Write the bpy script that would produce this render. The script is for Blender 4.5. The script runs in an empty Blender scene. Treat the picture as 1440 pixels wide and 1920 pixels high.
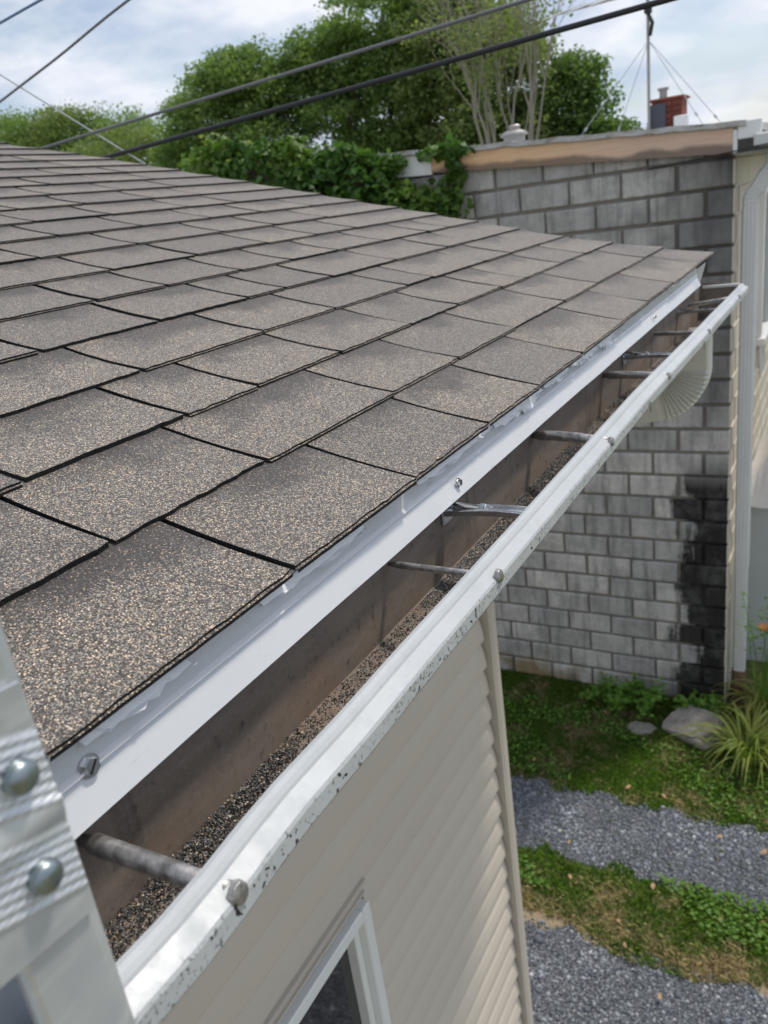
import bpy, bmesh, math, random
import numpy as np
from mathutils import Vector, Matrix
random.seed(7); rng = np.random.default_rng(11)
PI = math.pi
scn = bpy.context.scene
COL = scn.collection

# ------------------------------------------------------------------ camera
cam_d = bpy.data.cameras.new('camera'); cam = bpy.data.objects.new('camera', cam_d); COL.objects.link(cam)
scn.camera = cam
yaw, pitch, roll = math.radians(-31.209), math.radians(20.351), math.radians(-8.056)
fw = Vector((math.sin(yaw)*math.cos(pitch), math.cos(yaw)*math.cos(pitch), -math.sin(pitch)))
rt = fw.cross(Vector((0, 0, 1))).normalized(); up = rt.cross(fw)
r2 = math.cos(roll)*rt + math.sin(roll)*up; u2 = -math.sin(roll)*rt + math.cos(roll)*up
M = Matrix((r2, u2, -fw)).transposed().to_4x4(); M.translation = (0.3912, 0.0, 0.2692)
cam.matrix_world = M
cam_d.sensor_fit = 'VERTICAL'; cam_d.sensor_height = 36.0; cam_d.lens = 36.0*1513.7/1920.0
cam_d.clip_start = 0.02; cam_d.clip_end = 1000
cam_d.dof.use_dof = True; cam_d.dof.focus_distance = 0.80; cam_d.dof.aperture_fstop = 10.5

# ------------------------------------------------------------------ sky and sun
SUN = Vector((0.30, 0.43, 1.0)).normalized()
w = bpy.data.worlds.new('World'); scn.world = w; w.use_nodes = True
nt = w.node_tree; nt.nodes.clear()
def N(nt, t, **kw):
    n = nt.nodes.new(t)
    for k, v in kw.items(): setattr(n, k, v)
    return n
out = N(nt, 'ShaderNodeOutputWorld'); bg = N(nt, 'ShaderNodeBackground'); bg.inputs[1].default_value = 0.1
sky = N(nt, 'ShaderNodeTexSky', sky_type='NISHITA', sun_disc=False)
sky.sun_elevation = math.asin(SUN.z); sky.sun_rotation = math.atan2(SUN.x, SUN.y); sky.air_density = 1.0; sky.dust_density = 1.5
tc = N(nt, 'ShaderNodeTexCoord')
mp = N(nt, 'ShaderNodeMapping'); mp.inputs['Scale'].default_value = (1.0, 1.0, 2.6); mp.inputs['Location'].default_value = (0.35, 0.2, 0.1)
nz = N(nt, 'ShaderNodeTexNoise'); nz.inputs['Scale'].default_value = 4.2; nz.inputs['Detail'].default_value = 7; nz.inputs['Roughness'].default_value = 0.55
cr = N(nt, 'ShaderNodeValToRGB'); cr.color_ramp.elements[0].position = 0.40; cr.color_ramp.elements[1].position = 0.56
cr.color_ramp.elements[0].color = (0.3, 0.3, 0.3, 1)
nz2 = N(nt, 'ShaderNodeTexNoise'); nz2.inputs['Scale'].default_value = 6.5; nz2.inputs['Detail'].default_value = 5
cc = N(nt, 'ShaderNodeValToRGB')
cc.color_ramp.elements[0].position = 0.38; cc.color_ramp.elements[1].position = 0.62
cc.color_ramp.elements[0].color = (4.2, 4.85, 6.2, 1); cc.color_ramp.elements[1].color = (7.0, 7.2, 7.6, 1)
mx = N(nt, 'ShaderNodeMix', data_type='RGBA')
nt.links.new(tc.outputs['Generated'], mp.inputs[0]); nt.links.new(mp.outputs[0], nz.inputs[0]); nt.links.new(mp.outputs[0], nz2.inputs[0])
nt.links.new(nz.outputs[0], cr.inputs[0]); nt.links.new(nz2.outputs[0], cc.inputs[0])
nt.links.new(cr.outputs[0], mx.inputs[0]); nt.links.new(sky.outputs[0], mx.inputs[6]); nt.links.new(cc.outputs[0], mx.inputs[7])
nt.links.new(mx.outputs[2], bg.inputs[0]); nt.links.new(bg.outputs[0], out.inputs[0])
sd = bpy.data.lights.new('sun', 'SUN'); sd.energy = 1.9; sd.angle = math.radians(6.0); sd.color = (1.0, 0.93, 0.83)
so = bpy.data.objects.new('sun', sd); COL.objects.link(so); so.rotation_euler = SUN.to_track_quat('Z', 'Y').to_euler(); so.location = (3, 4, 12)
vs = scn.view_settings; vs.view_transform = 'Standard'; vs.look = 'None'; vs.exposure = 0.42; vs.gamma = 1.0; vs.use_curve_mapping = False

# ------------------------------------------------------------------ materials
class MT:
    """small node-graph helper"""
    def __init__(s, name, rough=0.6, metal=0.0, spec=0.5):
        s.m = bpy.data.materials.new(name); s.m.use_nodes = True; s.t = s.m.node_tree
        s.b = s.t.nodes['Principled BSDF']; s.b.inputs['Roughness'].default_value = rough
        s.b.inputs['Metallic'].default_value = metal; s.b.inputs['Specular IOR Level'].default_value = spec
        s.pos = N(s.t, 'ShaderNodeNewGeometry').outputs['Position']
    def n(s, t, **k): return N(s.t, t, **k)
    def l(s, a, b): s.t.links.new(a, b)
    def noise(s, scale, detail=4, rough=0.5, vec=None, stretch=None, w=None):
        v = vec or s.pos
        if stretch:
            m = s.n('ShaderNodeMapping'); m.inputs['Scale'].default_value = stretch; s.l(v, m.inputs[0]); v = m.outputs[0]
        x = s.n('ShaderNodeTexNoise'); x.inputs['Scale'].default_value = scale; x.inputs['Detail'].default_value = detail; x.inputs['Roughness'].default_value = rough
        s.l(v, x.inputs['Vector']); return x.outputs[0]
    def ramp(s, f, stops, interp='LINEAR'):
        r = s.n('ShaderNodeValToRGB'); e = r.color_ramp.elements; r.color_ramp.interpolation = interp
        while len(e) < len(stops): e.new(0.5)
        for i, (p, c) in enumerate(stops):
            e[i].position = p; c = (c, c, c) if isinstance(c, (int, float)) else c; e[i].color = (*c, 1)
        s.l(f, r.inputs[0]); return r.outputs[0]
    def mix(s, f, a, b, mode='MIX'):
        x = s.n('ShaderNodeMix', data_type='RGBA', blend_type=mode)
        for i, v in ((0, f), (6, a), (7, b)):
            if isinstance(v, (int, float)): x.inputs[i].default_value = v
            elif isinstance(v, tuple): x.inputs[i].default_value = (*v, 1)
            else: s.l(v, x.inputs[i])
        return x.outputs[2]
    def math(s, op, a, b=0.0, clamp=False):
        x = s.n('ShaderNodeMath', operation=op, use_clamp=clamp)
        for i, v in ((0, a), (1, b)):
            if isinstance(v, (int, float)): x.inputs[i].default_value = v
            else: s.l(v, x.inputs[i])
        return x.outputs[0]
    def sep(s, v):
        x = s.n('ShaderNodeSeparateXYZ'); s.l(v, x.inputs[0]); return x.outputs
    def rand(s): return s.n('ShaderNodeObjectInfo').outputs['Random']
    def island(s): return s.n('ShaderNodeNewGeometry').outputs['Random Per Island']
    def maprange(s, v, a, b, c=0.0, d=1.0):
        x = s.n('ShaderNodeMapRange'); s.l(v, x.inputs[0])
        for i, q in enumerate((a, b, c, d)): x.inputs[i+1].default_value = q
        return x.outputs[0]
    def col(s, c):
        if isinstance(c, tuple): s.b.inputs['Base Color'].default_value = (*c, 1)
        else: s.l(c, s.b.inputs['Base Color'])
        return s
    def bump(s, h, strength=0.3, dist=0.002):
        x = s.n('ShaderNodeBump'); x.inputs['Strength'].default_value = strength; x.inputs['Distance'].default_value = dist
        s.l(h, x.inputs['Height']); s.l(x.outputs[0], s.b.inputs['Normal']); return s
    def rough(s, f): s.l(f, s.b.inputs['Roughness']); return s

def m_shingle():
    s = MT('shingle_granules', 0.62, 0, 0.5)
    v = s.n('ShaderNodeTexVoronoi'); v.inputs['Scale'].default_value = 760; v.inputs['Randomness'].default_value = 1.0; s.l(s.pos, v.inputs['Vector'])
    v2 = s.n('ShaderNodeTexVoronoi'); v2.inputs['Scale'].default_value = 420; s.l(s.pos, v2.inputs['Vector'])
    r = s.sep(v.outputs['Color'])
    big = s.ramp(r[0], [(0, (.05, .042, .038)), (.24, (.12, .103, .094)), (.47, (.225, .198, .178)), (.66, (.325, .332, .318)), (.80, (.42, .37, .305)), (.89, (.68, .53, .375)), (.96, (.86, .73, .56))], 'CONSTANT')
    drk = s.ramp(r[0], [(0, (.022, .018, .018)), (.38, (.050, .041, .039)), (.70, (.10, .085, .080)), (.89, (.175, .172, .168)), (.96, (.48, .36, .25))], 'CONSTANT')
    # woven-in colour blend of each tab: dark patch by the upper far corner
    g = s.sep(s.n('ShaderNodeTexCoord').outputs['Generated'])
    rd = s.rand()
    n1 = s.noise(13, 5, .62)
    n2 = s.noise(5, 3, .5)
    hy = s.math('MULTIPLY', s.maprange(g[1], .0, .6), s.maprange(g[0], .66, .16))
    hy = s.math('ADD', s.math('MULTIPLY', hy, 1.0), s.math('MULTIPLY', s.math('SUBTRACT', n1, .5), 1.6))
    hy = s.math('ADD', hy, s.math('MULTIPLY', s.math('SUBTRACT', rd, .5), .45))
    f = s.maprange(hy, .24, .74)
    c = s.mix(f, big, drk)
    c = s.mix(s.maprange(n2, .35, .7, 0, .5), c, s.mix(1.0, c, (1.12, 1.1, 1.05), 'MULTIPLY'))
    tint = s.mix(rd, (.80, .77, .76), (1.24, 1.17, 1.08))
    c = s.mix(1.0, c, tint, 'MULTIPLY')
    c = s.mix(s.maprange(v.outputs['Distance'], .40, .78), c, (.018, .016, .016))
    s.col(c)
    h = s.math('ADD', s.math('SUBTRACT', 1.0, v.outputs['Distance']), s.math('MULTIPLY', v2.outputs['Distance'], .35))
    s.bump(h, .65, .0012); s.b.inputs['Sheen Weight'].default_value = .34; s.b.inputs['Sheen Roughness'].default_value = .45; s.b.inputs['Sheen Tint'].default_value = (1, .92, .82, 1)
    return s.m
def m_plain(name, c, rough=.6, metal=0, spec=.5, var=.12, scale=30, bump=0, bd=.002):
    s = MT(name, rough, metal, spec)
    n = s.noise(scale, 5, .6)
    s.col(s.mix(n, tuple(x*(1-var) for x in c), tuple(min(1, x*(1+var)) for x in c)))
    if bump: s.bump(n, bump, bd)
    return s.m
def m_asphalt_edge():
    s = MT('asphalt_cut_edge', .8, 0, .3); n = s.noise(400, 3)
    s.col(s.ramp(n, [(.3, .008), (.62, .02), (.75, (.10, .09, .08))])); s.bump(n, .6, .002); return s.m
def m_gutter_white():
    s = MT('gutter_white_enamel', .42, 0, .5)
    n = s.noise(9, 5, .65); d = s.noise(60, 4, .6); sp = s.noise(380, 3, .55); sp2 = s.noise(170, 3, .6)
    x = s.sep(s.pos)
    zz = s.math('ADD', x[2], s.maprange(x[1], 1.0, 2.8, 0, .031)); low_ = s.maprange(zz, -.0625, -.0665)
    base = s.mix(s.maprange(n, .35, .7), (.51, .53, .54), (.43, .455, .465))
    base = s.mix(s.maprange(d, .56, .76, 0, .3), base, (.37, .38, .37)); base = s.mix(s.math('MULTIPLY', low_, s.maprange(s.noise(17, 5, .7, stretch=(1, .6, .3)), .5, .72, 0, .3)), base, (.28, .28, .26))
    patch = s.maprange(s.noise(14, 3, .5), .42, .66)
    low = low_
    spk = s.math('MULTIPLY', s.math('MULTIPLY', s.maprange(sp, .585, .605), patch), s.math('ADD', s.math('MULTIPLY', low, .93), .07))
    spk2 = s.math('MULTIPLY', s.math('MULTIPLY', s.maprange(sp2, .60, .62), s.maprange(s.noise(9, 2), .47, .58)), low)
    f = s.math('MAXIMUM', spk, spk2, True)
    s.col(s.mix(f, base, (.03, .028, .024)))
    s.rough(s.maprange(d, .3, .7, .32, .55)); s.bump(d, .12, .001); return s.m
def m_gutter_in():
    s = MT('gutter_silt_stain', .75, 0, .35)
    a = s.noise(16, 6, .65, stretch=(1, .25, 1)); b = s.noise(70, 5, .65); x = s.sep(s.pos)
    st = s.noise(24, 4, .6, stretch=(1, 1, .06))
    c = s.mix(s.maprange(a, .3, .7), (.15, .122, .098), (.30, .25, .205))
    rust = s.math('MULTIPLY', s.maprange(s.noise(7, 4, .6), .5, .72), s.maprange(x[2], -.08, -.14))
    c = s.mix(s.math('MULTIPLY', rust, .45), c, (.23, .11, .05))
    c = s.mix(s.maprange(x[2], -.085, -.055, 0, .75), c, (.20, .19, .18))
    c = s.mix(s.maprange(st, .6, .75, 0, .8), c, (.06, .048, .04))
    c = s.mix(s.maprange(b, .58, .72, 0, .75), c, (.045, .038, .033)); c = s.mix(s.maprange(s.noise(230, 4, .7), .5, .72, 0, .45), c, (.30, .27, .24))
    s.col(c); s.bump(b, .35, .0015); return s.m
def m_drip():
    s = MT('drip_edge_white_aluminium', .3, .0, .6)
    n = s.noise(12, 4, .6, stretch=(1, .3, 1)); d = s.noise(120, 4, .6, stretch=(1, .12, 1))
    c = s.mix(n, (.58, .595, .605), (.68, .695, .705)); c = s.mix(s.maprange(d, .66, .76, 0, .6), c, (.30, .30, .30))
    s.col(c); s.rough(s.maprange(n, .3, .7, .2, .36)); return s.m
def m_metal(name, c, rough, scale=60, var=.3, metal=1.0):
    s = MT(name, rough, metal); n = s.noise(scale, 5, .65)
    s.col(s.mix(s.maprange(n, .35, .68), tuple(x*(1-var) for x in c), c)); s.rough(s.maprange(n, .3, .7, rough*.8, min(1, rough*1.4))); s.bump(n, .15, .001); return s.m
def m_alu():
    s = MT('ladder_aluminium', .42, .55); n = s.noise(11, 4, .6); sc = s.noise(60, 3, .6, stretch=(1, .25, .9)); sp = s.noise(33, 3, .5)
    c = s.mix(s.maprange(n, .35, .68), (.60, .63, .66), (.76, .78, .81)); c = s.mix(s.maprange(sc, .60, .70, 0, .55), c, (.90, .92, .94)); c = s.mix(s.maprange(sp, .60, .72, 0, .4), c, (.45, .47, .50))
    s.col(c); s.rough(s.maprange(n, .3, .7, .36, .52)); return s.m
def m_siding():
    s = MT('vinyl_siding_beige', .55, 0, .35); n = s.noise(2.5, 4); d = s.noise(40, 4, .6, stretch=(1, .2, 1)); r = s.rand()
    c = s.mix(n, (.60, .535, .455), (.66, .59, .505)); c = s.mix(s.maprange(d, .6, .8, 0, .3), c, (.52, .475, .42))
    c = s.mix(1.0, c, s.mix(r, (.97, .97, .97), (1.02, 1.02, 1.02)), 'MULTIPLY'); s.col(c); s.bump(s.noise(160, 3, .5, stretch=(1, .08, 1)), .08, .001); return s.m
def block_stain(s, c):
    x = s.sep(s.pos); n = s.noise(3.2, 6, .65); n2 = s.noise(1.6, 4, .6, stretch=(1.6, 1, .35))
    zlow = s.maprange(x[2], -1.95, -2.25)
    rd = s.rand(); st = s.noise(7, 5, .7, stretch=(1.5, 1, .22))
    e = s.math('ADD', s.maprange(x[0], -1.02, -.50), s.math('ADD', s.math('MULTIPLY', s.math('SUBTRACT', st, .5), .75), s.math('ADD', s.math('MULTIPLY', s.math('SUBTRACT', rd, .5), .42), s.math('MULTIPLY', s.math('SUBTRACT', n, .5), .7))))
    f = s.math('MULTIPLY', s.maprange(e, .48, .62), zlow)
    c = s.mix(s.math('MULTIPLY', f, .95), c, (.010, .009, .008))
    c = s.mix(s.math('MULTIPLY', s.maprange(s.noise(6, 6, .72), .48, .75), .55), c, (.19, .185, .18))
    # damp streaks under the roof edge and the upper right corner
    f2 = s.math('MULTIPLY', s.maprange(n2, .50, .64), s.math('MULTIPLY', s.maprange(x[0], -1.9, -.9), s.maprange(x[2], -2.0, -.5)))
    c = s.mix(s.math('MULTIPLY', f2, .62), c, (.035, .034, .036))
    up = s.math('MULTIPLY', s.maprange(x[0], -1.15, -.55), s.maprange(x[2], -1.85, -1.3))
    c = s.mix(s.math('MULTIPLY', up, .62), c, (.05, .047, .05))
    # ochre algae at the left of the foot, dark patches towards the right
    foot = s.math('MULTIPLY', s.maprange(x[2], -4.02, -4.22), s.maprange(s.noise(2.2, 4), .45, .6))
    c = s.mix(s.math('MULTIPLY', foot, .75), c, s.mix(s.maprange(x[0], -2.0, -1.5), (.20, .135, .025), (.035, .033, .028)))
    return c
def m_block():
    s = MT('grey_concrete_block', .92, 0, .2); r = s.rand(); n = s.noise(5, 6, .65); d = s.noise(120, 4, .7)
    c = s.mix(s.maprange(n, .3, .7), (.42, .41, .388), (.66, .645, .61))
    c = s.mix(1.0, c, s.mix(r, (.74, .74, .75), (1.18, 1.16, 1.13)), 'MULTIPLY')
    c = s.mix(s.maprange(s.noise(5, 5, .68, stretch=(3.2, 1, .35)), .48, .66, 0, .55), c, (.15, .145, .14))
    c = s.mix(s.maprange(s.noise(26, 5, .7), .58, .7, 0, .5), c, (.62, .60, .56))
    c = s.mix(s.maprange(d, .6, .75, 0, .4), c, (.22, .22, .22))
    s.col(block_stain(s, c)); s.bump(s.math('ADD', d, s.noise(22, 5, .7)), .7, .008); return s.m
def m_mortar():
    s = MT('mortar', .95, 0, .2); d = s.noise(60, 5, .7); c = s.mix(d, (.20, .185, .16), (.34, .315, .275)); s.col(block_stain(s, c)); s.bump(d, .6, .006); return s.m
def m_cream():
    s = MT('cream_wall_paint', .7, 0, .3); n = s.noise(6, 5, .6); d = s.noise(30, 5, .7)
    c = s.mix(n, (.56, .50, .41), (.66, .60, .51)); c = s.mix(s.maprange(d, .62, .74, 0, .6), c, (.30, .27, .22)); s.col(c); s.bump(d, .4, .004); return s.m
def m_wood():
    s = MT('bare_fascia_timber', .8, 0, .25); x = s.sep(s.pos)
    gr = s.noise(7, 5, .6, stretch=(.35, 1, 9)); n = s.noise(1.4, 4); kn = s.n('ShaderNodeTexVoronoi'); kn.inputs['Scale'].default_value = 2.3; kn.inputs['Randomness'].default_value = 1
    mpn = s.n('ShaderNodeMapping'); mpn.inputs['Scale'].default_value = (1, .01, 2.4); s.l(s.pos, mpn.inputs[0]); s.l(mpn.outputs[0], kn.inputs['Vector'])
    c = s.mix(s.maprange(gr, .3, .7), (.76, .46, .25), (.90, .63, .40))
    c = s.mix(s.maprange(x[0], -1.9, -1.0, 0, .75), c, s.mix(gr, (.60, .43, .34), (.78, .60, .49)))
    c = s.mix(s.maprange(kn.outputs['Distance'], .095, .05), c, (.10, .045, .02))
    # grey weathered lower edge
    zl = s.math('ADD', s.math('SUBTRACT', x[2], s.math('MULTIPLY', x[0], -.08)), 0)
    f = s.maprange(s.math('ADD', zl, s.math('MULTIPLY', s.math('SUBTRACT', s.noise(3, 4), .5), .14)), .345, .315)
    c = s.mix(s.math('MULTIPLY', f, .75), c, (.115, .095, .085))
    c = s.mix(s.maprange(s.noise(26, 4, .7), .66, .74, 0, .6), c, (.12, .08, .06))
    s.col(c); s.bump(gr, .3, .003); return s.m
def m_roofcap():
    s = MT('weathered_white_roof_edge', .6, 0, .4); n = s.noise(9, 6, .7, stretch=(1, 1, 3)); c = s.ramp(n, [(.3, (.62, .63, .64)), (.52, (.50, .49, .47)), (.62, (.30, .27, .24)), (.75, (.13, .10, .08))]); s.col(c); s.bump(n, .3, .005); return s.m
def m_leaf(name, a, b, c3, sss=.25):
    s = MT(name, .5, 0, .35); r = s.island(); n = s.noise(.55, 3); n2 = s.noise(1.8, 3)
    c = s.mix(r, a, b); c = s.mix(s.maprange(n2, .45, .7, 0, .75), c, c3); s.col(c)
    tr = s.n('ShaderNodeBsdfTranslucent'); s.l(s.mix(1.0, c, (1.35, 1.5, .8), 'MULTIPLY'), tr.inputs[0])
    mxs = s.n('ShaderNodeMixShader'); mxs.inputs[0].default_value = sss
    s.l(s.b.outputs[0], mxs.inputs[1]); s.l(tr.outputs[0], mxs.inputs[2]); s.l(mxs.outputs[0], s.t.nodes['Material Output'].inputs[0]); return s.m
def m_bark(name, a, b):
    s = MT(name, .9, 0, .2); n = s.noise(9, 5, .65, stretch=(1, 1, .2)); s.col(s.mix(n, a, b)); s.bump(n, .5, .02); return s.m
def m_ground():
    s = MT('turf_and_soil', .95, 0, .15); n = s.noise(3.4, 6, .62); d = s.noise(40, 5, .7); x = s.sep(s.pos)
    dry = s.maprange(s.math('ADD', n, s.maprange(x[1], 3.9, 4.5, .045, -.06)), .47, .6)
    c = s.mix(dry, s.mix(d, (.07, .10, .03), (.14, .18, .06)), s.mix(d, (.22, .17, .105), (.42, .34, .23)))
    s.col(c); s.bump(d, .6, .02); return s.m
def m_gravel():
    s = MT('limestone_gravel_bed', .9, 0, .3); v = s.n('ShaderNodeTexVoronoi'); v.inputs['Scale'].default_value = 85; s.l(s.pos, v.inputs['Vector'])
    n = s.noise(1.8, 5, .6); r = s.sep(v.outputs['Color'])
    c = s.ramp(r[0], [(0, (.08, .088, .10)), (.35, (.15, .16, .178)), (.7, (.235, .25, .27)), (.93, (.42, .435, .45))], 'CONSTANT')
    c = s.mix(s.maprange(n, .38, .62, 0, .45), c, (.13, .14, .16)); c = s.mix(s.maprange(v.outputs['Distance'], .45, .8), c, (.03, .032, .036))
    s.col(c); s.bump(s.math('SUBTRACT', 1.0, v.outputs['Distance']), .8, .01); return s.m
def m_stone():
    s = MT('gravel_stones', .8, 0, .35); r = s.island(); n = s.noise(1.8, 5, .6)
    c = s.ramp(r, [(0, (.14, .155, .18)), (.4, (.24, .262, .295)), (.72, (.37, .392, .43)), (.92, (.48, .49, .51)), (.98, (.66, .66, .66))], 'CONSTANT')
    s.col(s.mix(s.maprange(n, .38, .62, 0, .5), c, (.07, .076, .088))); return s.m
def m_debris():
    s = MT('loose_granules', .85, 0, .3); r = s.island()
    s.col(s.ramp(r, [(0, (.05, .049, .049)), (.30, (.10, .097, .095)), (.55, (.17, .17, .17)), (.76, (.29, .295, .29)), (.90, (.48, .36, .24)), (.96, (.66, .56, .43))], 'CONSTANT')); return s.m
def m_grass():
    s = MT('grass_blades', .6, 0, .3); r = s.island(); n = s.noise(3.4, 6, .62); x = s.sep(s.pos)
    dry = s.maprange(s.math('ADD', s.math('ADD', n, s.maprange(x[1], 3.9, 4.5, .045, -.06)), s.math('MULTIPLY', s.math('SUBTRACT', r, .5), .22)), .46, .6)
    c = s.mix(dry, s.mix(r, (.10, .20, .028), (.22, .36, .06)), s.mix(r, (.42, .33, .20), (.66, .55, .38))); s.col(c)
    tr = s.n('ShaderNodeBsdfTranslucent'); s.l(s.mix(1.0, c, (1.25, 1.3, .9), 'MULTIPLY'), tr.inputs[0]); mxs = s.n('ShaderNodeMixShader'); mxs.inputs[0].default_value = .45
    s.l(s.b.outputs[0], mxs.inputs[1]); s.l(tr.outputs[0], mxs.inputs[2]); s.l(mxs.outputs[0], s.t.nodes['Material Output'].inputs[0])
    return s.m
def m_glass():
    s = MT('window_glass', .03, 0, .9); s.col((.018, .02, .021)); return s.m
def m_brick_red():
    s = MT('red_chimney_brick', .85); r = s.rand(); d = s.noise(60, 4); s.col(s.mix(1.0, s.mix(d, (.15, .04, .03), (.24, .075, .05)), s.mix(r, (.75, .75, .75), (1.2, 1.1, 1.1)), 'MULTIPLY')); return s.m
def m_rock():
    s = MT('broken_concrete', .9, 0, .2); n = s.noise(5, 6, .65); d = s.noise(70, 5, .7)
    c = s.mix(s.maprange(n, .35, .65), (.20, .187, .165), (.36, .335, .30)); c = s.mix(s.maprange(d, .55, .7, 0, .5), c, (.42, .40, .37)); s.col(c); s.bump(d, .7, .01); return s.m

MS = dict(shingle=m_shingle(), edge=m_asphalt_edge(), gw=m_gutter_white(), gi=m_gutter_in(), drip=m_drip(), siding=m_siding(),
    galv=m_metal('dull_galvanised_steel', (.54, .52, .50), .42, 120, .55, .8), chrome=m_metal('bright_zinc', (.74, .75, .76), .24, 50, .2),
    alu=m_alu(), steel=m_metal('rivet_steel', (.38, .44, .46), .38, 90, .3),
    block=m_block(), mortar=m_mortar(), cream=m_cream(), wood=m_wood(), cap=m_roofcap(), ground=m_ground(), gravel=m_gravel(), stone=m_stone(),
    debris=m_debris(), grass=m_grass(), glass=m_glass(), redbrick=m_brick_red(), rock=m_rock(),
    white=m_plain('white_vinyl', (.84, .85, .83), .4, var=.06, scale=12), post=m_plain('beige_corner_trim', (.56, .505, .435), .5, var=.06, scale=8),
    pipew=m_plain('white_painted_pipe', (.66, .67, .66), .45, var=.10, scale=7), elbow=m_plain('cream_white_elbow', (.70, .70, .65), .45, var=.10, scale=18),
    dark=m_plain('dark_void', (.012, .012, .012), .9, var=.2), black=m_plain('black_cable_sheath', (.018, .02, .022), .5, var=.2),
    greyc=m_plain('grey_cable_sheath', (.16, .165, .17), .45, var=.1, scale=2), palec=m_plain('pale_wire', (.42, .44, .46), .5, var=.1), bluec=m_plain('blue_wire', (.12, .22, .38), .5, var=.1),
    soffit=m_plain('grey_soffit', (.30, .31, .28), .7, var=.1, scale=6), deck=m_plain('roof_deck_wood', (.25, .18, .12), .8, var=.2), panel=m_plain('pale_grey_panel', (.50, .53, .52), .55, var=.08, scale=3),
    tarp=m_plain('white_roof_sheet', (.76, .76, .77), .6, var=.08, scale=14, bump=.4, bd=.01), clay=m_plain('clay_pipe', (.20, .12, .08), .85, var=.35, scale=20, bump=.4, bd=.01),
    curtain=m_plain('net_curtain', (.25, .25, .24), .9, var=.2, scale=10), slate=m_plain('slate_flashing', (.075, .08, .10), .6, var=.25, scale=9), film=m_plain('torn_white_film', (.80, .82, .85), .35, var=.05),
    leafA=m_leaf('tree_leaves', (.155, .23, .072), (.235, .32, .10), (.115, .18, .058), .45), leafB=m_leaf('tree_leaves_light', (.17, .225, .075), (.26, .31, .11), (.13, .185, .06), .42),
    leafC=m_leaf('tree_leaves_dark', (.11, .18, .055), (.18, .26, .08), (.085, .145, .045), .45), ivy=m_leaf('ivy_leaves', (.04, .10, .02), (.085, .18, .035), (.19, .29, .055), .3),
    lily=m_leaf('daylily_blades', (.14, .21, .035), (.27, .33, .07), (.30, .25, .08), .35), weed=m_leaf('weed_leaves', (.10, .21, .03), (.19, .34, .055), (.13, .25, .035), .4),
    bark=m_bark('bark', (.07, .055, .045), (.16, .135, .115)), palebark=m_bark('pale_bark', (.25, .215, .175), (.42, .375, .32)),
    orange=m_plain('orange_petals', (.75, .22, .03), .6, var=.15), tan=m_plain('fallen_leaf', (.40, .26, .14), .8, var=.25, scale=12))

# ------------------------------------------------------------------ object helpers
WL = {}
def tag(o, label=None, cat=None, group=None, kind=None):
    for k, v in (('label', label), ('category', cat), ('group', group), ('kind', kind)):
        if v: o[k] = v
    return o
def thing(name, loc, label, cat, group=None):
    o = bpy.data.objects.new(name, None); COL.objects.link(o); o.location = loc; o.empty_display_size = .1; WL[o] = Vector(loc)
    return tag(o, label, cat, group)
def link(name, me, c, parent):
    o = bpy.data.objects.new(name, me); COL.objects.link(o); c = Vector(c); WL[o] = c
    if parent is not None: o.parent = parent; o.location = c - WL[parent]
    else: o.location = c
    return o
def obj(name, vs, fs, mat, parent=None, smooth=False, mi=None, base=False):
    """verts in world coordinates; the origin goes to the centre (or the base centre) of the mesh"""
    a = np.asarray(vs, dtype=np.float64); lo, hi = a.min(0), a.max(0); c = (lo+hi)/2
    if base: c[2] = lo[2]
    me = bpy.data.meshes.new(name); me.from_pydata((a-c).tolist(), [], [tuple(f) for f in fs])
    for m in (mat if isinstance(mat, (list, tuple)) else [mat]): me.materials.append(MS[m])
    if mi is not None: me.polygons.foreach_set('material_index', mi)
    if smooth: me.polygons.foreach_set('use_smooth', [True]*len(me.polygons))
    me.update(); return link(name, me, c, parent)
def soup(name, V, F, mat, parent=None, smooth=False):
    """big meshes from arrays: V (n,3), F (m,k)"""
    V = np.ascontiguousarray(V, dtype=np.float32); F = np.ascontiguousarray(F, dtype=np.int32); c = (V.min(0)+V.max(0))/2; c = np.array([c[0], c[1], V[:, 2].min()])
    me = bpy.data.meshes.new(name); k = F.shape[1]
    me.vertices.add(len(V)); me.vertices.foreach_set('co', (V-c.astype(np.float32)).ravel())
    me.loops.add(F.size); me.loops.foreach_set('vertex_index', F.ravel()); me.polygons.add(len(F)); me.polygons.foreach_set('loop_start', np.arange(0, F.size, k, dtype=np.int32))
    me.materials.append(MS[mat]); me.update(calc_edges=True)
    if smooth: me.polygons.foreach_set('use_smooth', [True]*len(F))
    return link(name, me, c, parent)
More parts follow.
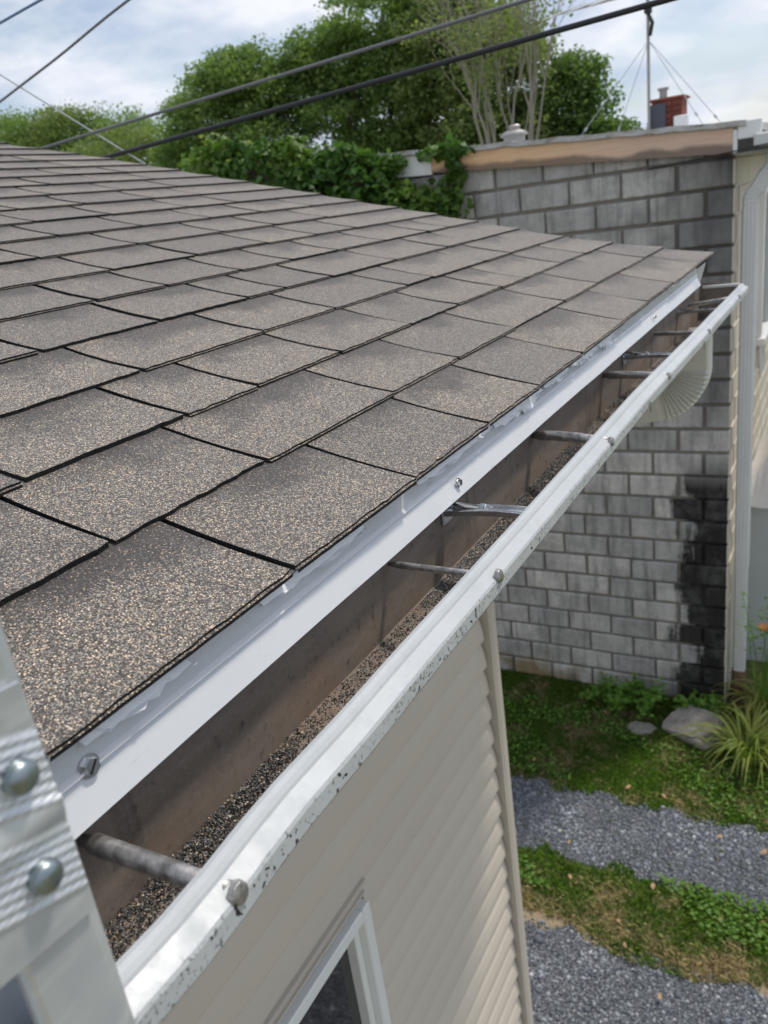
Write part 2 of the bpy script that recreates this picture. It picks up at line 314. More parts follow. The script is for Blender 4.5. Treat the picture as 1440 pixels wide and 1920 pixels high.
class G:
    """collects geometry of one part"""
    def __init__(s): s.v = []; s.f = []; s.mi = []
    def add(s, vs, fs, m=0):
        o = len(s.v); s.v += [tuple(p) for p in vs]; s.f += [tuple(i+o for i in f) for f in fs]; s.mi += [m]*len(fs); return s
    def box(s, x0, x1, y0, y1, z0, z1, m=0, b=0.0):
        if not b:
            vs = [(x, y, z) for x in (x0, x1) for y in (y0, y1) for z in (z0, z1)]
            return s.add(vs, [(0, 1, 3, 2), (4, 6, 7, 5), (0, 4, 5, 1), (2, 3, 7, 6), (0, 2, 6, 4), (1, 5, 7, 3)], m)
        V, F = bevbox(x1-x0, y1-y0, z1-z0, b); c = ((x0+x1)/2, (y0+y1)/2, (z0+z1)/2)
        return s.add([(p[0]+c[0], p[1]+c[1], p[2]+c[2]) for p in V], F, m)
    def tube(s, pts, rad, n=8, m=0, cap=True):
        pts = [Vector(p) for p in pts]; R = rad if isinstance(rad, (list, tuple)) else [rad]*len(pts); rings = []
        prev = None; vs = []; fs = []
        for i, p in enumerate(pts):
            t = (pts[min(i+1, len(pts)-1)] - pts[max(i-1, 0)]).normalized()
            a = prev if prev else (Vector((0, 0, 1)) if abs(t.z) < .9 else Vector((1, 0, 0)))
            a = (a - t*a.dot(t)).normalized(); prev = a; b = t.cross(a)
            for k in range(n):
                q = 2*PI*k/n; vs.append(p + (a*math.cos(q)+b*math.sin(q))*R[i])
        for i in range(len(pts)-1):
            for k in range(n): fs.append((i*n+k, i*n+(k+1) % n, (i+1)*n+(k+1) % n, (i+1)*n+k))
        if cap: fs += [tuple(range(n))[::-1], tuple((len(pts)-1)*n+k for k in range(n))]
        return s.add(vs, fs, m)
    def sweep(s, prof, path, m=0, closed=True, caps=True):
        """prof: list of 2-D (a, b); path: list of (point, A, B) frames"""
        n = len(prof); vs = []; fs = []
        for p, A, B in path:
            for a, b in prof: vs.append(Vector(p)+Vector(A)*a+Vector(B)*b)
        kk = n if closed else n-1
        for i in range(len(path)-1):
            for k in range(kk): fs.append((i*n+k, i*n+(k+1) % n, (i+1)*n+(k+1) % n, (i+1)*n+k))
        if closed and caps: fs += [tuple(range(n))[::-1], tuple((len(path)-1)*n+k for k in range(n))]
        return s.add(vs, fs, m)
    def dome(s, c, axis, r, h, n=12, m=0, rings=4):
        axis = Vector(axis).normalized(); a = axis.orthogonal().normalized(); b = axis.cross(a); c = Vector(c); vs = []; fs = []
        for i in range(rings):
            q = i/rings*PI/2
            for k in range(n): vs.append(c+axis*h*math.sin(q)+(a*math.cos(2*PI*k/n)+b*math.sin(2*PI*k/n))*r*math.cos(q))
        vs.append(c+axis*h)
        for i in range(rings-1):
            for k in range(n): fs.append((i*n+k, i*n+(k+1) % n, (i+1)*n+(k+1) % n, (i+1)*n+k))
        for k in range(n): fs.append(((rings-1)*n+k, (rings-1)*n+(k+1) % n, rings*n))
        return s.add(vs, fs, m)
    def build(s, name, mat, parent=None, smooth=False, base=False): return obj(name, s.v, s.f, mat, parent, smooth, s.mi, base)
def bevbox(sx, sy, sz, b):
    hx, hy, hz = sx/2, sy/2, sz/2; V = []; F = []; idx = {}
    for X in (-1, 1):
        for Y in (-1, 1):
            for Z in (-1, 1):
                for a in range(3):
                    p = [X*(hx-b), Y*(hy-b), Z*(hz-b)]; p[a] = (X*hx, Y*hy, Z*hz)[a]; idx[(X, Y, Z, a)] = len(V); V.append(tuple(p))
    S = (-1, 1)
    for a in range(3):
        u, v = [i for i in range(3) if i != a]
        for s_ in S:
            q = []
            for (p, r) in ((-1, -1), (1, -1), (1, 1), (-1, 1)):
                k = [0, 0, 0]; k[a] = s_; k[u] = p; k[v] = r; q.append(idx[(*k, a)])
            F.append(tuple(q) if (s_ > 0) ^ (a == 1) else tuple(q[::-1]))
        for p in S:
            for r in S:
                k1 = [0, 0, 0]; k1[u] = p; k1[v] = r; k2 = list(k1); k1[a] = -1; k2[a] = 1
                q = (idx[(*k1, u)], idx[(*k2, u)], idx[(*k2, v)], idx[(*k1, v)]); F.append(q)
    for X in S:
        for Y in S:
            for Z in S: F.append((idx[(X, Y, Z, 0)], idx[(X, Y, Z, 1)], idx[(X, Y, Z, 2)]))
    return V, F
def mesh_data(name, V, F, mats, mi=None, fix=True):
    me = bpy.data.meshes.new(name); me.from_pydata([tuple(v) for v in V], [], F)
    for m in mats: me.materials.append(MS[m])
    if mi: me.polygons.foreach_set('material_index', mi)
    if fix:
        bm = bmesh.new(); bm.from_mesh(me); bmesh.ops.recalc_face_normals(bm, faces=bm.faces); bm.to_mesh(me); bm.free()
    me.update(); return me
def smoothstep(a, b, x):
    t = min(1, max(0, (x-a)/(b-a))); return t*t*(3-2*t)
def wob(y, a=1.0, ph=0.0): return a*(.5*math.sin(7.3*y+ph)+.3*math.sin(15.1*y+1.7*ph+1)+.2*math.sin(31*y+2.3*ph+2))

ZG = -4.38                      # ground level; the eave's shingle edge is z = 0, x = 0, the eave runs along +y
TH = math.radians(15.768); CT, ST = math.cos(TH), math.sin(TH)
EX = 0.143                      # shingle exposure
def RP(y, v, h=0.0): return (-v*CT+h*ST, y, v*ST+h*CT)

# ------------------------------------------------------------------ the setting: ground, gravel tracks
def sheet(name, x0, x1, y0, y1, z, nx, ny, mat, edge=0.0):
    vs = []; fs = []
    for j in range(ny+1):
        for i in range(nx+1):
            x = x0+(x1-x0)*i/nx; y = y0+(y1-y0)*j/ny
            if edge and j == 0: y += wob(x*1.6, edge, y0)
            if edge and j == ny: y += wob(x*1.6, edge, y1+3)
            vs.append((x, y, z))
    for j in range(ny):
        for i in range(nx): a = j*(nx+1)+i; fs.append((a, a+1, a+nx+2, a+nx+1))
    return obj(name, vs, fs, mat)
tag(sheet('ground', -150, 150, -120, 180, ZG, 4, 4, 'ground'), kind='structure')
tag(sheet('gravel_track', -9, 9, 4.52, 5.22, ZG+.006, 220, 1, 'gravel', .10), kind='structure')
tag(sheet('gravel_drive', -9, 9, 1.6, 3.86, ZG+.006, 220, 1, 'gravel', .10), kind='structure')

# ------------------------------------------------------------------ the house: roof, drip edge, walls, window
house = thing('house', (-.63, 2.25, ZG), 'beige vinyl-sided house under the brown asphalt shingle roof, filling the foreground', 'house')
RK = [(0, 2.94), (.143, 2.83), (.29, 2.73), (.43, 2.665), (.70, 2.64), (1.0, 2.605), (1.25, 2.575), (1.5, 2.555), (1.77, 2.52), (2.18, 2.46), (2.38, 2.41), (2.56, 2.34), (3.3, 2.30)]
def rake(v):
    for (a, ya), (b, yb) in zip(RK, RK[1:]):
        if v <= b: return ya+(yb-ya)*(v-a)/(b-a)
    return RK[-1][1]
NC = 21; VR = NC*EX
Y0 = -1.35
# deck slab under the shingles, both slopes
g = G(); vv = [0.012+i*(VR-.012)/24 for i in range(25)]; vs = []
for v in vv:
    yr = rake(v)-.03
    vs += [RP(Y0, v, -.012), RP(yr, v, -.012), RP(Y0, v, -.032), RP(yr, v, -.032)]
fs = []
for i in range(24):
    a = i*4; b = a+4; fs += [(a, a+1, b+1, b), (a+2, b+2, b+3, a+3), (a+1, a+3, b+3, b+1), (a, b, b+2, a+2)]
fs += [(0, 2, 3, 1)]
g.add(vs, fs, 0)
roof = g.build('roof', ['edge'], house)
rx, rz = RP(0, VR)[0], RP(0, VR)[2]
g = G(); X2 = 2*rx; g.add([(rx, Y0, rz-.004), (rx, 2.30, rz-.004), (X2, 2.30, -.02), (X2, Y0, -.02), (rx, Y0, rz-.03), (rx, 2.30, rz-.03), (X2, 2.30, -.05), (X2, Y0, -.05)],
    [(0, 3, 2, 1), (4, 5, 6, 7), (1, 2, 6, 5), (0, 4, 7, 3), (2, 3, 7, 6)]); g.build('rear_slope', ['shingle'], roof)
SL = {0: [.49, .72, .93, 1.13, 1.36, 1.67, 1.91, 2.21, 2.62], 1: [.43, .65, .94, 1.16, 1.42, 1.73, 2.0, 2.28, 2.53], 2: [.46, .69, .83, 1.04, 1.28, 1.49, 1.73, 1.88, 2.17, 2.4],
      3: [.77, 1.04, 1.26, 1.55, 1.68, 1.99, 2.17, 2.43], 4: [.73, .96, 1.19, 1.31, 1.48, 1.77, 2.07, 2.25], 5: [.97, 1.14, 1.36, 1.54, 1.74, 1.98, 2.25, 2.4]}
TK = .0050
def make_tab(k, ya, yb, last):
    v0 = k*EX + random.uniform(-.002, .002); nU, nV = 6, 4
    gap = .0032 if k < 2 else .0040 if k < 4 else .0054; ya += gap; yb -= 0 if last else gap
    lift = random.uniform(-.0004, .0007); sag = random.uniform(.0015, .0036); cl = random.uniform(-.0004, .0006)
    skew = random.uniform(-.002, .002)
    def H(u, t):
        tt = t*EX
        return -TK*t - sag*4*t*(1-t)*.8 + lift*(1-t)*(1-t) + cl*(1-t)**2*(abs(2*u-1)**3)
    g = G(); vs = []; ts = [0, .12, .4, .72, 1.0, 1.24]
    js = [random.uniform(-.0013, .0013) for _ in range(nU*3+1)]; NU = nU*3
    for j, t in enumerate(ts):
        for i in range(NU+1):
            u = i/NU; ve = v0+t*EX+(js[i] if j == 0 else 0)+skew*(u-.5)*(1 if j < 3 else 0)
            yr = yb
            if last: yr = min(yb, 99) if False else rake(max(0, v0+t*EX))
            y = ya+(yr-ya)*u
            hh = H(u, t) if t <= 1 else H(u, 1)-(t-1)*TK*1.1
            vs.append(RP(y, ve, hh))
    n = NU+1; fs = []
    for j in range(len(ts)-1):
        for i in range(NU): a = j*n+i; fs.append((a, a+n, a+n+1, a+1))
    g.add(vs, fs, 0)
    # butt edge in two plies
    e0 = [vs[i] for i in range(n)]; hn = Vector((ST, 0, CT)); dn = Vector((CT, 0, -ST))
    ply = .0025
    a1 = [Vector(p)-hn*ply for p in e0]; a2 = [p+dn*(.0022+js[i]*.8) for i, p in enumerate(a1)]; a3 = [p-hn*(TK-ply+.0012+max(0, lift)) for p in a2]
    two = random.random() < .75
    if not two: a2 = a1; a3 = [p-hn*(TK-ply+.0012+max(0, lift)) for p in a2]
    rows = [e0, a1, a2, a3] if two else [e0, a1, a3]
    V = [p for r in rows for p in r]; F = []; mi = []
    for r in range(len(rows)-1):
        for i in range(NU): F.append((r*n+i, r*n+i+1, (r+1)*n+i+1, (r+1)*n+i)); mi.append(0 if (two and r == 1) else 1)
    o = len(g.v); g.v += [tuple(p) for p in V]; g.f += [tuple(i+o for i in f) for f in F]; g.mi += mi
    for side in (0, NU):                                          # cut sides in the joints
        col = [Vector(vs[j*n+side]) for j in range(len(ts))]; lowc = [p-hn*TK for p in col]; m = len(col)
        F = [(j, j+1, m+j+1, m+j) if side == 0 else (j, m+j, m+j+1, j+1) for j in range(m-1)]
        g.add(col+lowc, F, 1)
    return g.build('shingle', ['shingle', 'edge'], roof)
for k in range(NC):
    if k in SL:
        s = list(SL[k]); y = s[0]
        while y > .05: y -= random.uniform(.24, .30); s.insert(0, y)
    else:
        y = .30+.055*k % .27 + random.uniform(0, .06); s = []
        while y < 2.32: s.append(y); y += random.uniform(.20, .31)
    if s[0] > .05: s.insert(0, s[0]-.4)
    e = rake(k*EX)
    s = [q for q in s if q < e-.09]+[e]
    for a, b in zip(s, s[1:]): make_tab(k, a, b, b == s[-1])
# plain shingle field behind the camera and ridge cap
g = G()
for k in range(NC):
    y1 = -.0 - .02
    g.add([RP(Y0, k*EX, -.001), RP(-.08, k*EX, -.001), RP(-.08, (k+1)*EX, -TK), RP(Y0, (k+1)*EX, -TK), RP(Y0, k*EX, -.0095), RP(-.08, k*EX, -.0095)], [(0, 3, 2, 1), (0, 1, 5, 4)], 0)
g.build('shingle_field', ['shingle'], roof)
g = G()
for i in range(14):
    y = Y0+i*.265; yb = min(y+.28, 2.29)
    if y > 2.2: break
    g.add([(rx+.12*CT, y, rz-.12*ST+.008), (rx, y, rz+.016), (rx-.12*CT, y, rz-.12*ST+.008), (rx+.12*CT, yb, rz-.12*ST+.001), (rx, yb, rz+.008), (rx-.12*CT, yb, rz-.12*ST+.001)], [(0, 1, 4, 3), (1, 2, 5, 4), (0, 3, 5, 2)], 0)
g.build('ridge_cap', ['shingle'], roof)
g = G()                                                           # dark rake trim board
vs = []
for v in vv:
    y = rake(v)-.045; vs += [RP(y, v, -.034), RP(y+.022, v, -.034), RP(y+.022, v, -.16), RP(y, v, -.16)]
fs = []
for i in range(24):
    a = i*4
    for q in range(4): fs.append((a+q, a+(q+1) % 4, a+4+(q+1) % 4, a+4+q))
g.add(vs, fs+[(3, 2, 1, 0), (96, 97, 98, 99)]).build('rake_board', ['white'], house)
# eave drip edge, two lengths with a kicked-out lower leg
def drip(y0, y1, dz, dx, name='drip_edge'):
    prof = [(-.040, -.0040), (-.0145, -.0090), (-.0145, -.0105), (-.0135, -.0330), (-.0100, -.0365), (-.0130, -.0395), (-.0020, -.0600), (-.0006, -.0625), (-.0016, -.0632), (-.0150, -.0400), (-.0165, -.0330), (-.0165, -.0115), (-.040, -.0060)]
    st = []; n = max(2, int((y1-y0)/.04))
    for i in range(n+1):
        y = y0+(y1-y0)*i/n; sl = -.010*smoothstep(.9, 2.7, y)
        st.append(((dx, y, dz), (1, 0, wob(y, .02)), (0, 0, 1-sl*12+wob(y, .012, 2))))
    g = G().sweep(prof, st); return g.build(name, ['drip'], house)
d1 = drip(-1.3, 1.56, 0, 0); d2 = drip(1.54, 2.68, -.0005, -.0012)
def screw(parent, c, r=.0062, name='screw', mat='chrome', axis=(1, 0, .1)):
    g = G(); ax = Vector(axis).normalized(); c = Vector(c)
    a = ax.orthogonal().normalized(); b = ax.cross(a)
    g.tube([c, c+ax*.0012], r*1.3, 14, 0); g.tube([c+ax*.0012, c+ax*.0045], [r, r*.92], 6, 0)
    g.add([c+ax*.0047+a*(r*.8*i)+b*(.0009*j) for i, j in ((-1, -1), (1, -1), (1, 1), (-1, 1))], [(0, 1, 2, 3)], 1)
    return g.build(name, [mat, 'dark'], parent)
screw(d1, (-.0125, .264, -.0345)); screw(d1, (-.0055, .834, -.0475), .0045); screw(d2, (-.006, 2.0, -.050), .004)
# torn strips of film left on the flashing
for (ya, yb, z0, h, ph) in ((.97, 1.17, -.019, .017, 0), (1.18, 1.31, -.019, .009, 1), (1.33, 1.50, -.018, .013, 2), (1.50, 1.62, -.019, .018, 3), (.74, .96, -.017, .007, 4), (2.2, 2.62, -.016, .006, 5), (.26, .36, -.017, .005, 6), (.45, .62, -.018, .005, 7)):
    n = 16; vs = []; fs = []; rr = random.Random(ph)
    for i in range(n+1):
        y = ya+(yb-ya)*i/n; lo = z0-h*(.15+.85*rr.random())*math.sin(PI*min(1, max(.06, i/n)))
        vs += [(-.0118, y, z0+.006), (-.0100+.003*rr.random(), y+.006*rr.random(), (z0+lo)/2), (-.0105+.007*rr.random(), y+.010*rr.random(), lo)]
    for i in range(n): a = i*3; fs += [(a, a+3, a+4, a+1), (a+1, a+4, a+5, a+2)]
    obj('film_scrap', vs, fs, 'film', d1 if ya < 1.5 else d2)
# sub-fascia and soffit
G().box(-.045, -.021, Y0, 2.60, -.165, -.034).build('fascia', ['wood'], house)
G().box(-.64, -.046, Y0, 2.22, -.175, -.163).build('soffit', ['soffit'], house)
# walls
XW = -.63; YC = 2.215
wall = G().box(-5.0, XW-.03, -1.2, YC-.02, ZG, -.03).build('wall', ['siding'], house)
gx = -2.82
G().add([(XW-.05, YC-.03, -.02), (-5.0, YC-.03, -.02), (gx, YC-.03, .72), (XW-.05, YC-.1, -.02), (-5.0, YC-.1, -.02), (gx, YC-.1, .72)], [(0, 1, 2), (3, 5, 4), (0, 2, 5, 3), (1, 4, 5, 2)]).build('gable', ['siding'], house)
WY0, WY1, WZ1, WZ0 = .36, 1.288, -1.385, -2.62
LAP = .104
def board(y0, y1, z):
    prof = [(-.028, .004), (.004, .0), (.0145, .0035), (.016, .010), (.0150, .030), (.0105, .060), (.0030, .085), (-.0060, .101), (-.010, .112), (-.026, .112)]
    return G().sweep(prof, [((XW-.006+wob(y0+(y1-y0)*q/14+z*3, .0016, z*9), y0+(y1-y0)*q/14, z+wob(y0+(y1-y0)*q/14, .0012, z*5)), (1, 0, 0), (0, 0, 1)) for q in range(15)]).build('siding_board', ['siding'], wall)
z = ZG+.12
while z < -.27:
    if z+LAP > WZ0 and z < WZ1+.02: board(-1.2, WY0-.02, z); board(WY1+.012, YC-.012, z)
    else: board(-1.2, YC-.012, z)
    z += LAP
G().box(-.66, XW+.028, YC, YC+.016, ZG+.1, -.176, b=.002).box(XW-.1, XW+.028, YC+.016, YC+.062, ZG+.1, -.176, b=.004).build('corner_post', ['post'], house)
win = G().box(XW-.06, XW+.034, WY1-.036, WY1, WZ0, WZ1, b=.004).box(XW-.06, XW+.034, WY0, WY0+.036, WZ0, WZ1, b=.004).box(XW-.06, XW+.033, WY0+.036, WY1-.036, WZ1-.036, WZ1, b=.004).box(XW-.06, XW+.033, WY0+.036, WY1-.036, WZ0, WZ0+.05, b=.004).build('window', ['white'], house)
G().box(XW-.05, XW+.012, WY1-.062, WY1-.037, WZ0+.05, WZ1-.037, b=.003).box(XW-.05, XW+.012, WY0+.037, WY0+.062, WZ0+.05, WZ1-.037, b=.003).box(XW-.05, XW+.011, WY0+.062, WY1-.062, WZ1-.066, WZ1-.037, b=.003).box(XW-.05, XW+.010, WY0+.062, WY1-.062, -2.03, -1.99, b=.003).build('sash', ['white'], win)
G().box(XW-.024, XW-.020, WY0+.062, WY1-.062, WZ0+.05, WZ1-.066).build('pane', ['glass'], win)
G().box(XW-.02, XW+.022, WY0-.03, WY1+.016, WZ1+.048, WZ1+.056, b=.001).box(XW-.02, XW+.018, WY0-.03, WY1+.010, WZ1+.014, WZ1+.020, b=.001).build('head_channel', ['post'], win)
G().box(XW-.012, XW+.010, WY0-.02, WY1+.006, WZ1+.0205, WZ1+.0475).build('head_flashing', ['post'], win)

# ------------------------------------------------------------------ the gutter
gut = thing('gutter', (.05, 1.5, -.17), 'speckled white metal gutter full of shingle grit, spiked along the eave below the shingles', 'gutter')
GY0, GY1 = -1.2, 2.76
def gz(y): return -.022*smoothstep(1.0, 2.8, y) - .006*max(0, y-1) + wob(y, .0012, 4)
def gx_(y): return wob(y, .0007, 1) - .0022*math.exp(-((y-.31)/.05)**2) + .0022*math.exp(-((y-.215)/.035)**2)
def stations(y0, y1, step=.035):
    n = int((y1-y0)/step); return [y0+(y1-y0)*i/n for i in range(n+1)]
def extr(prof, ys, mat, name, parent, wall_fix=False):
    st = []
    for y in ys:
        fx = gx_(y)
        st.append((y, fx, gz(y)))
    n = len(prof); vs = []; fs = []
    for (y, fx, fz) in st:
        for (a, b) in prof:
            k = smoothstep(-.01, .09, a); vs.append((a+fx*k, y, b+fz))
    for i in range(len(st)-1):
        for k in range(n): fs.append((i*n+k, (i+1)*n+k, (i+1)*n+(k+1) % n, i*n+(k+1) % n))
    fs += [tuple(range(n)), tuple((len(st)-1)*n+k for k in range(n))[::-1]]
    return obj(name, vs, fs, mat, parent)
ys = stations(GY0, GY1)
# back and floor: stained inside
extr([(-.0185, -.036), (-.0170, -.036), (-.0165, -.1525), (-.0145, -.1545), (.0562, -.1555), (.0562, -.157), (-.0145, -.156), (-.0185, -.1535)], ys, 'gi', 'trough', gut)
# front: ogee face, rolled lip
front = [(.0560, -.157), (.0625, -.153), (.0700, -.141), (.0820, -.125), (.0940, -.109), (.1070, -.0950), (.1180, -.0845), (.1220, -.0800), (.1235, -.0770), (.1228, -.0655), (.1215, -.0630), (.1106, -.0569), (.1096, -.0549), (.1070, -.0523), (.1030, -.0515), (.0985, -.0530), (.0958, -.0580), (.0955, -.0640)]
front = front+[(a-.0012-.0004*(i < 9), b+(-.0012 if i > 9 else .0012)) if i < 14 else (a+.0013, b-.0009) for i, (a, b) in reversed(list(enumerate(front)))]
extr(front, ys, 'gw', 'front_face', gut)
y = GY1; fz = gz(y)
ecap = [(-.017, -.040), (-.017, -.157), (.056, -.158), (.070, -.141), (.094, -.109), (.118, -.0845), (.1230, -.0770), (.1215, -.0625), (.104, -.0525)]
vs = [(a, yy, b+fz) for yy in (y+.0005, y+.0025) for a, b in ecap]; n = len(ecap)
obj('end_cap', vs, [tuple(range(n)), tuple(range(n, 2*n))[::-1]]+[(i, i+n, (i+1) % n+n, (i+1) % n) for i in range(n)], 'gi', gut)
G().box(-.010, .098, GY1-.004, GY1+.004, -.060+fz, -.050+fz, b=.002).build('end_cap_rim', ['elbow'], gut)
def spike(y, dy, r, bend=0.0):
    fz = gz(y); zb = -.080+fz; zf = -.0625+fz
    q0, q1 = Vector((-.0165, y, zb)), Vector((.117, y+dy, zf-.001)); pts = [q0.lerp(q1, t)+Vector((0, 0, bend*math.sin(PI*t))) for t in (0, .06, .10, .35, .65, 1)]
    o = G().tube(pts, [r*.6, r*.75, r*1.05, r, r*.97, r*.9], 12).build('ferrule_spike', ['galv'], gut, smooth=True)
    g = G(); hx = .1205+gx_(y); g.tube([(hx, y+dy, zf), (hx+.0035, y+dy, zf+.0006)], [.0068, .0062], 14); g.dome((hx+.0035, y+dy, zf+.0006), (1, 0, .2), .0062, .0014, 14)
    return g.build('spike_head', ['galv'], o)
spike(.247, -.010, .0066); spike(.668, -.035, .0036); spike(1.140, -.080, .0075, .003); spike(1.565, -.09, .0075, .002); spike(2.05, -.095, .0052); spike(2.545, -.01, .0060)
def hanger(y, dy):
    fz = gz(y); g = G(); z = -.079+fz
    pth = []
    for t in np.linspace(0, 1, 12):
        x = -.014+.118*t; zz = z+.010*math.sin(t*PI*.55)+.006*t; pth.append(((x, y+dy*t, zz), (0, 1, 0), (0, 0, 1)))
    prof = [(-.011, .0), (-.011, .006), (-.009, .006), (-.0085, .0018), (-.003, .0018), (-.002, .0045), (.002, .0045), (.003, .0018), (.0085, .0018), (.009, .006), (.011, .006), (.011, .0)]
    g.sweep(prof, pth)
    g.box(-.0165, -.0125, y-.013, y+.013, z-.012, z+.010, b=.0015)
    o = g.build('hidden_hanger', ['chrome'], gut)
    s = G(); s.tube([(-.012, y+.004, z+.0115), (.034, y+dy*.35+.004, z+.0125)], .0032, 8); s.tube([(.034, y+dy*.35+.004, z+.0125), (.040, y+dy*.38+.004, z+.0126)], .0058, 6); s.dome((.040, y+dy*.38+.004, z+.0126), (1, 0, 0), .0045, .002, 10)
    s.build('hanger_screw', ['chrome'], o); return o
hanger(.812, -.03); hanger(1.73, -.075); hanger(2.37, -.09)
# joint marks: seam clips on the front face
for yy in (1.30, 1.86):
    G().box(.1252+gx_(yy), .1275+gx_(yy), yy-.003, yy+.003, -.086+gz(yy), -.068+gz(yy), b=.001).build('seam_clip', ['galv'], gut)
# outlet and crimped elbow turning back under the eave
ya, yb = 2.475, 2.555
prof = []
def elbow_prof(r): return [(-.052, -.040), (-.046, -.044), (.046, -.044), (.052, -.040), (.052, .040), (.046, .044), (-.046, .044), (-.052, .040)]
path = []; cx, cy = -.004, 2.53
fz = gz(2.53)
path.append(((cx, cy, -.150+fz), (1, 0, 0), (0, 1, 0))); path.append(((cx, cy, -.235+fz), (1, 0, 0), (0, 1, 0)))
R_ = .098; n = 26
vs = []; zc = -.262+fz
for i in range(n+1):
    a = math.radians(78)*i/n; cr_ = .985 if i % 2 else 1.02
    path.append(((cx-R_+R_*math.cos(a), cy, zc-R_*math.sin(a)), (math.cos(a)*1.0, 0, -math.sin(a)*1.0), (0, 1.0*(1.10 if i % 2 else .90), 0)))
a = math.radians(78); px, pz = cx-R_+R_*math.cos(a), zc-R_*math.sin(a)
for d in (.02, .05, .12): path.append(((px-math.sin(a)*d, cy, pz-math.cos(a)*d), (math.cos(a), 0, -math.sin(a)), (0, 1, 0)))
G().sweep(elbow_prof(0), path).build('downspout_elbow', ['elbow'], gut)
G().box(-.01, .05, cy-.0455, cy-.0445, -.238+fz, -.165+fz)
pipe = []
e0 = (px-math.sin(a)*.11, cy, pz-math.cos(a)*.11)
for t in (0, 1): pipe.append(((e0[0]*(1-t)+(-.60)*t, cy*(1-t)+2.36*t, e0[2]*(1-t)+(-.60)*t), (math.cos(a), 0, -math.sin(a)), (0, 1, 0)))
G().sweep([(p*.92, q*.92) for p, q in elbow_prof(0)], pipe).build('downspout_arm', ['elbow'], gut)
# grit and silt lying in the trough
nG = 80000
yy = rng.uniform(-.1, 2.7, nG*2); dens = .12+.88*np.clip(.35+.6*np.sin(yy*6.3+1.2)+.55*np.sin(yy*15+2), 0, 1)
yy = yy[rng.random(nG*2) < dens][:nG]; m = len(yy); xx = np.clip(-.0155+np.abs(rng.normal(0, .030, m)), -.0155, .06); s = rng.uniform(.0005, .00125, m)*(1+.6*(rng.random(m) < .06))
gzv = np.array([gz(a) for a in yy]); pile = .007*np.clip(1-xx/.07, 0, 1)*np.clip(.5+.5*np.sin(yy*5.1+.6), 0, 1)
zz = -.1548+gzv+pile*rng.random(m)+s*.5
def rocks(P, S):
    O = np.array([[1, 0, 0], [0, 1, 0], [-1, 0, 0], [0, -1, 0], [0, 0, .8], [0, 0, -.8]]); m = len(P)
    th = rng.uniform(0, 2*PI, m); c, sn = np.cos(th), np.sin(th); j = rng.uniform(.6, 1.35, (m, 6, 1)); V = O[None]*j*S[:, None, None]
    x = V[..., 0]*c[:, None]-V[..., 1]*sn[:, None]; y = V[..., 0]*sn[:, None]+V[..., 1]*c[:, None]; V = np.stack([x, y, V[..., 2]], -1)+P[:, None]
    T = np.array([[0, 1, 4], [1, 2, 4], [2, 3, 4], [3, 0, 4], [1, 0, 5], [2, 1, 5], [3, 2, 5], [0, 3, 5]])
    return V.reshape(-1, 3), (T[None]+6*np.arange(m)[:, None, None]).reshape(-1, 3)
V, F = rocks(np.stack([xx, yy, zz], 1), s)
tag(soup('shingle_grit', V, F, 'debris'), 'loose dark shingle grit lying along the gutter floor', 'grit', kind='stuff')

# ------------------------------------------------------------------ the ladder in front
lad = thing('ladder', (.1, -.08, ZG), 'scuffed aluminium extension ladder rail with riveted bracket at lower left corner', 'ladder')
def rail(ya, yb, inner):
    """I-section rail: flanges face +x and -x, web at the middle"""
    g = G(); x1 = .142; x0 = .142-.072; t = .0028; zb, zt = ZG, .62; ym = yb-.010 if inner > 0 else ya+.010
    prof = [(x1-.001, ya+.001), (x1-.0035, ya), (x1-.0065, ya), (x1-.0065, ym-.0015), (x0+.0065, ym-.0015), (x0+.0065, ya), (x0, ya), (x0, yb), (x0+.0065, yb), (x0+.0065, ym+.0015), (x1-.0065, ym+.0015), (x1-.0068, yb), (x1-.004, yb-.0002), (x1-.0005, yb-.0060), (x1, yb-.0085), (x1, ya+.003)]
    g.sweep(prof, [((0, 0, z_), (1, 0, 0), (0, 1, 0)) for z_ in (zb, zb+2, -.6, zt)]); return g.build('rail', ['alu'], lad)
r1 = rail(.1130, .1500, 1); r2_ = rail(-.310, -.273, -1)
for i in range(16):
    z_ = ZG+.25+i*.30-.01
    if z_ > .5: break
    zz_ = z_ - (.30*14 + ZG + .24 - (-.13)) % .30
    G().tube([(.106, -.285, zz_), (.106, .1245, zz_)], .015, 14).build('rung', ['alu'], lad, smooth=True)
# rung-lock bracket: stamped plate with crimped ribs and two round rivets
def plate_x(u, z_):                                               # relief of the stamped plate
    r = 0
    for zc_, h in ((.100, 1), (.058, 1)):
        d = (z_-zc_) + (u-.134)*(.35)
        if abs(d) < .016: r += .0011*(.5+.5*math.cos(d/.0046*2*PI))*(1 if abs(d) > .0 else 0)
    return r
nu, nz_ = 14, 90; vs = []; fs = []
for j in range(nz_+1):
    z_ = .030+(.135-.030)*j/nz_
    for i in range(nu+1):
        u = .085+(.1455-.085)*i/nu; zz_ = z_-(u-.118)*.12
        bulge = .006*smoothstep(.088, .078, z_)*smoothstep(.070, .078, z_)*0
        vs.append((.1445+plate_x(u, zz_)+.004*math.exp(-((zz_-.079)/.007)**2)*.6, u, zz_))
for j in range(nz_):
    for i in range(nu): a = j*(nu+1)+i; fs.append((a, a+1, a+nu+2, a+nu+1))
n0 = len(vs); vs += [(.1425, v[1], v[2]) for v in vs]
bd = [i for i in range(nu+1)]+[j*(nu+1)+nu for j in range(1, nz_+1)]+[nz_*(nu+1)+i for i in range(nu-1, -1, -1)]+[j*(nu+1) for j in range(nz_-1, 0, -1)]
for a, b in zip(bd, bd[1:]+bd[:1]): fs.append((a, a+n0, b+n0, b))
br = obj('bracket', vs, fs, 'alu', lad, smooth=False)
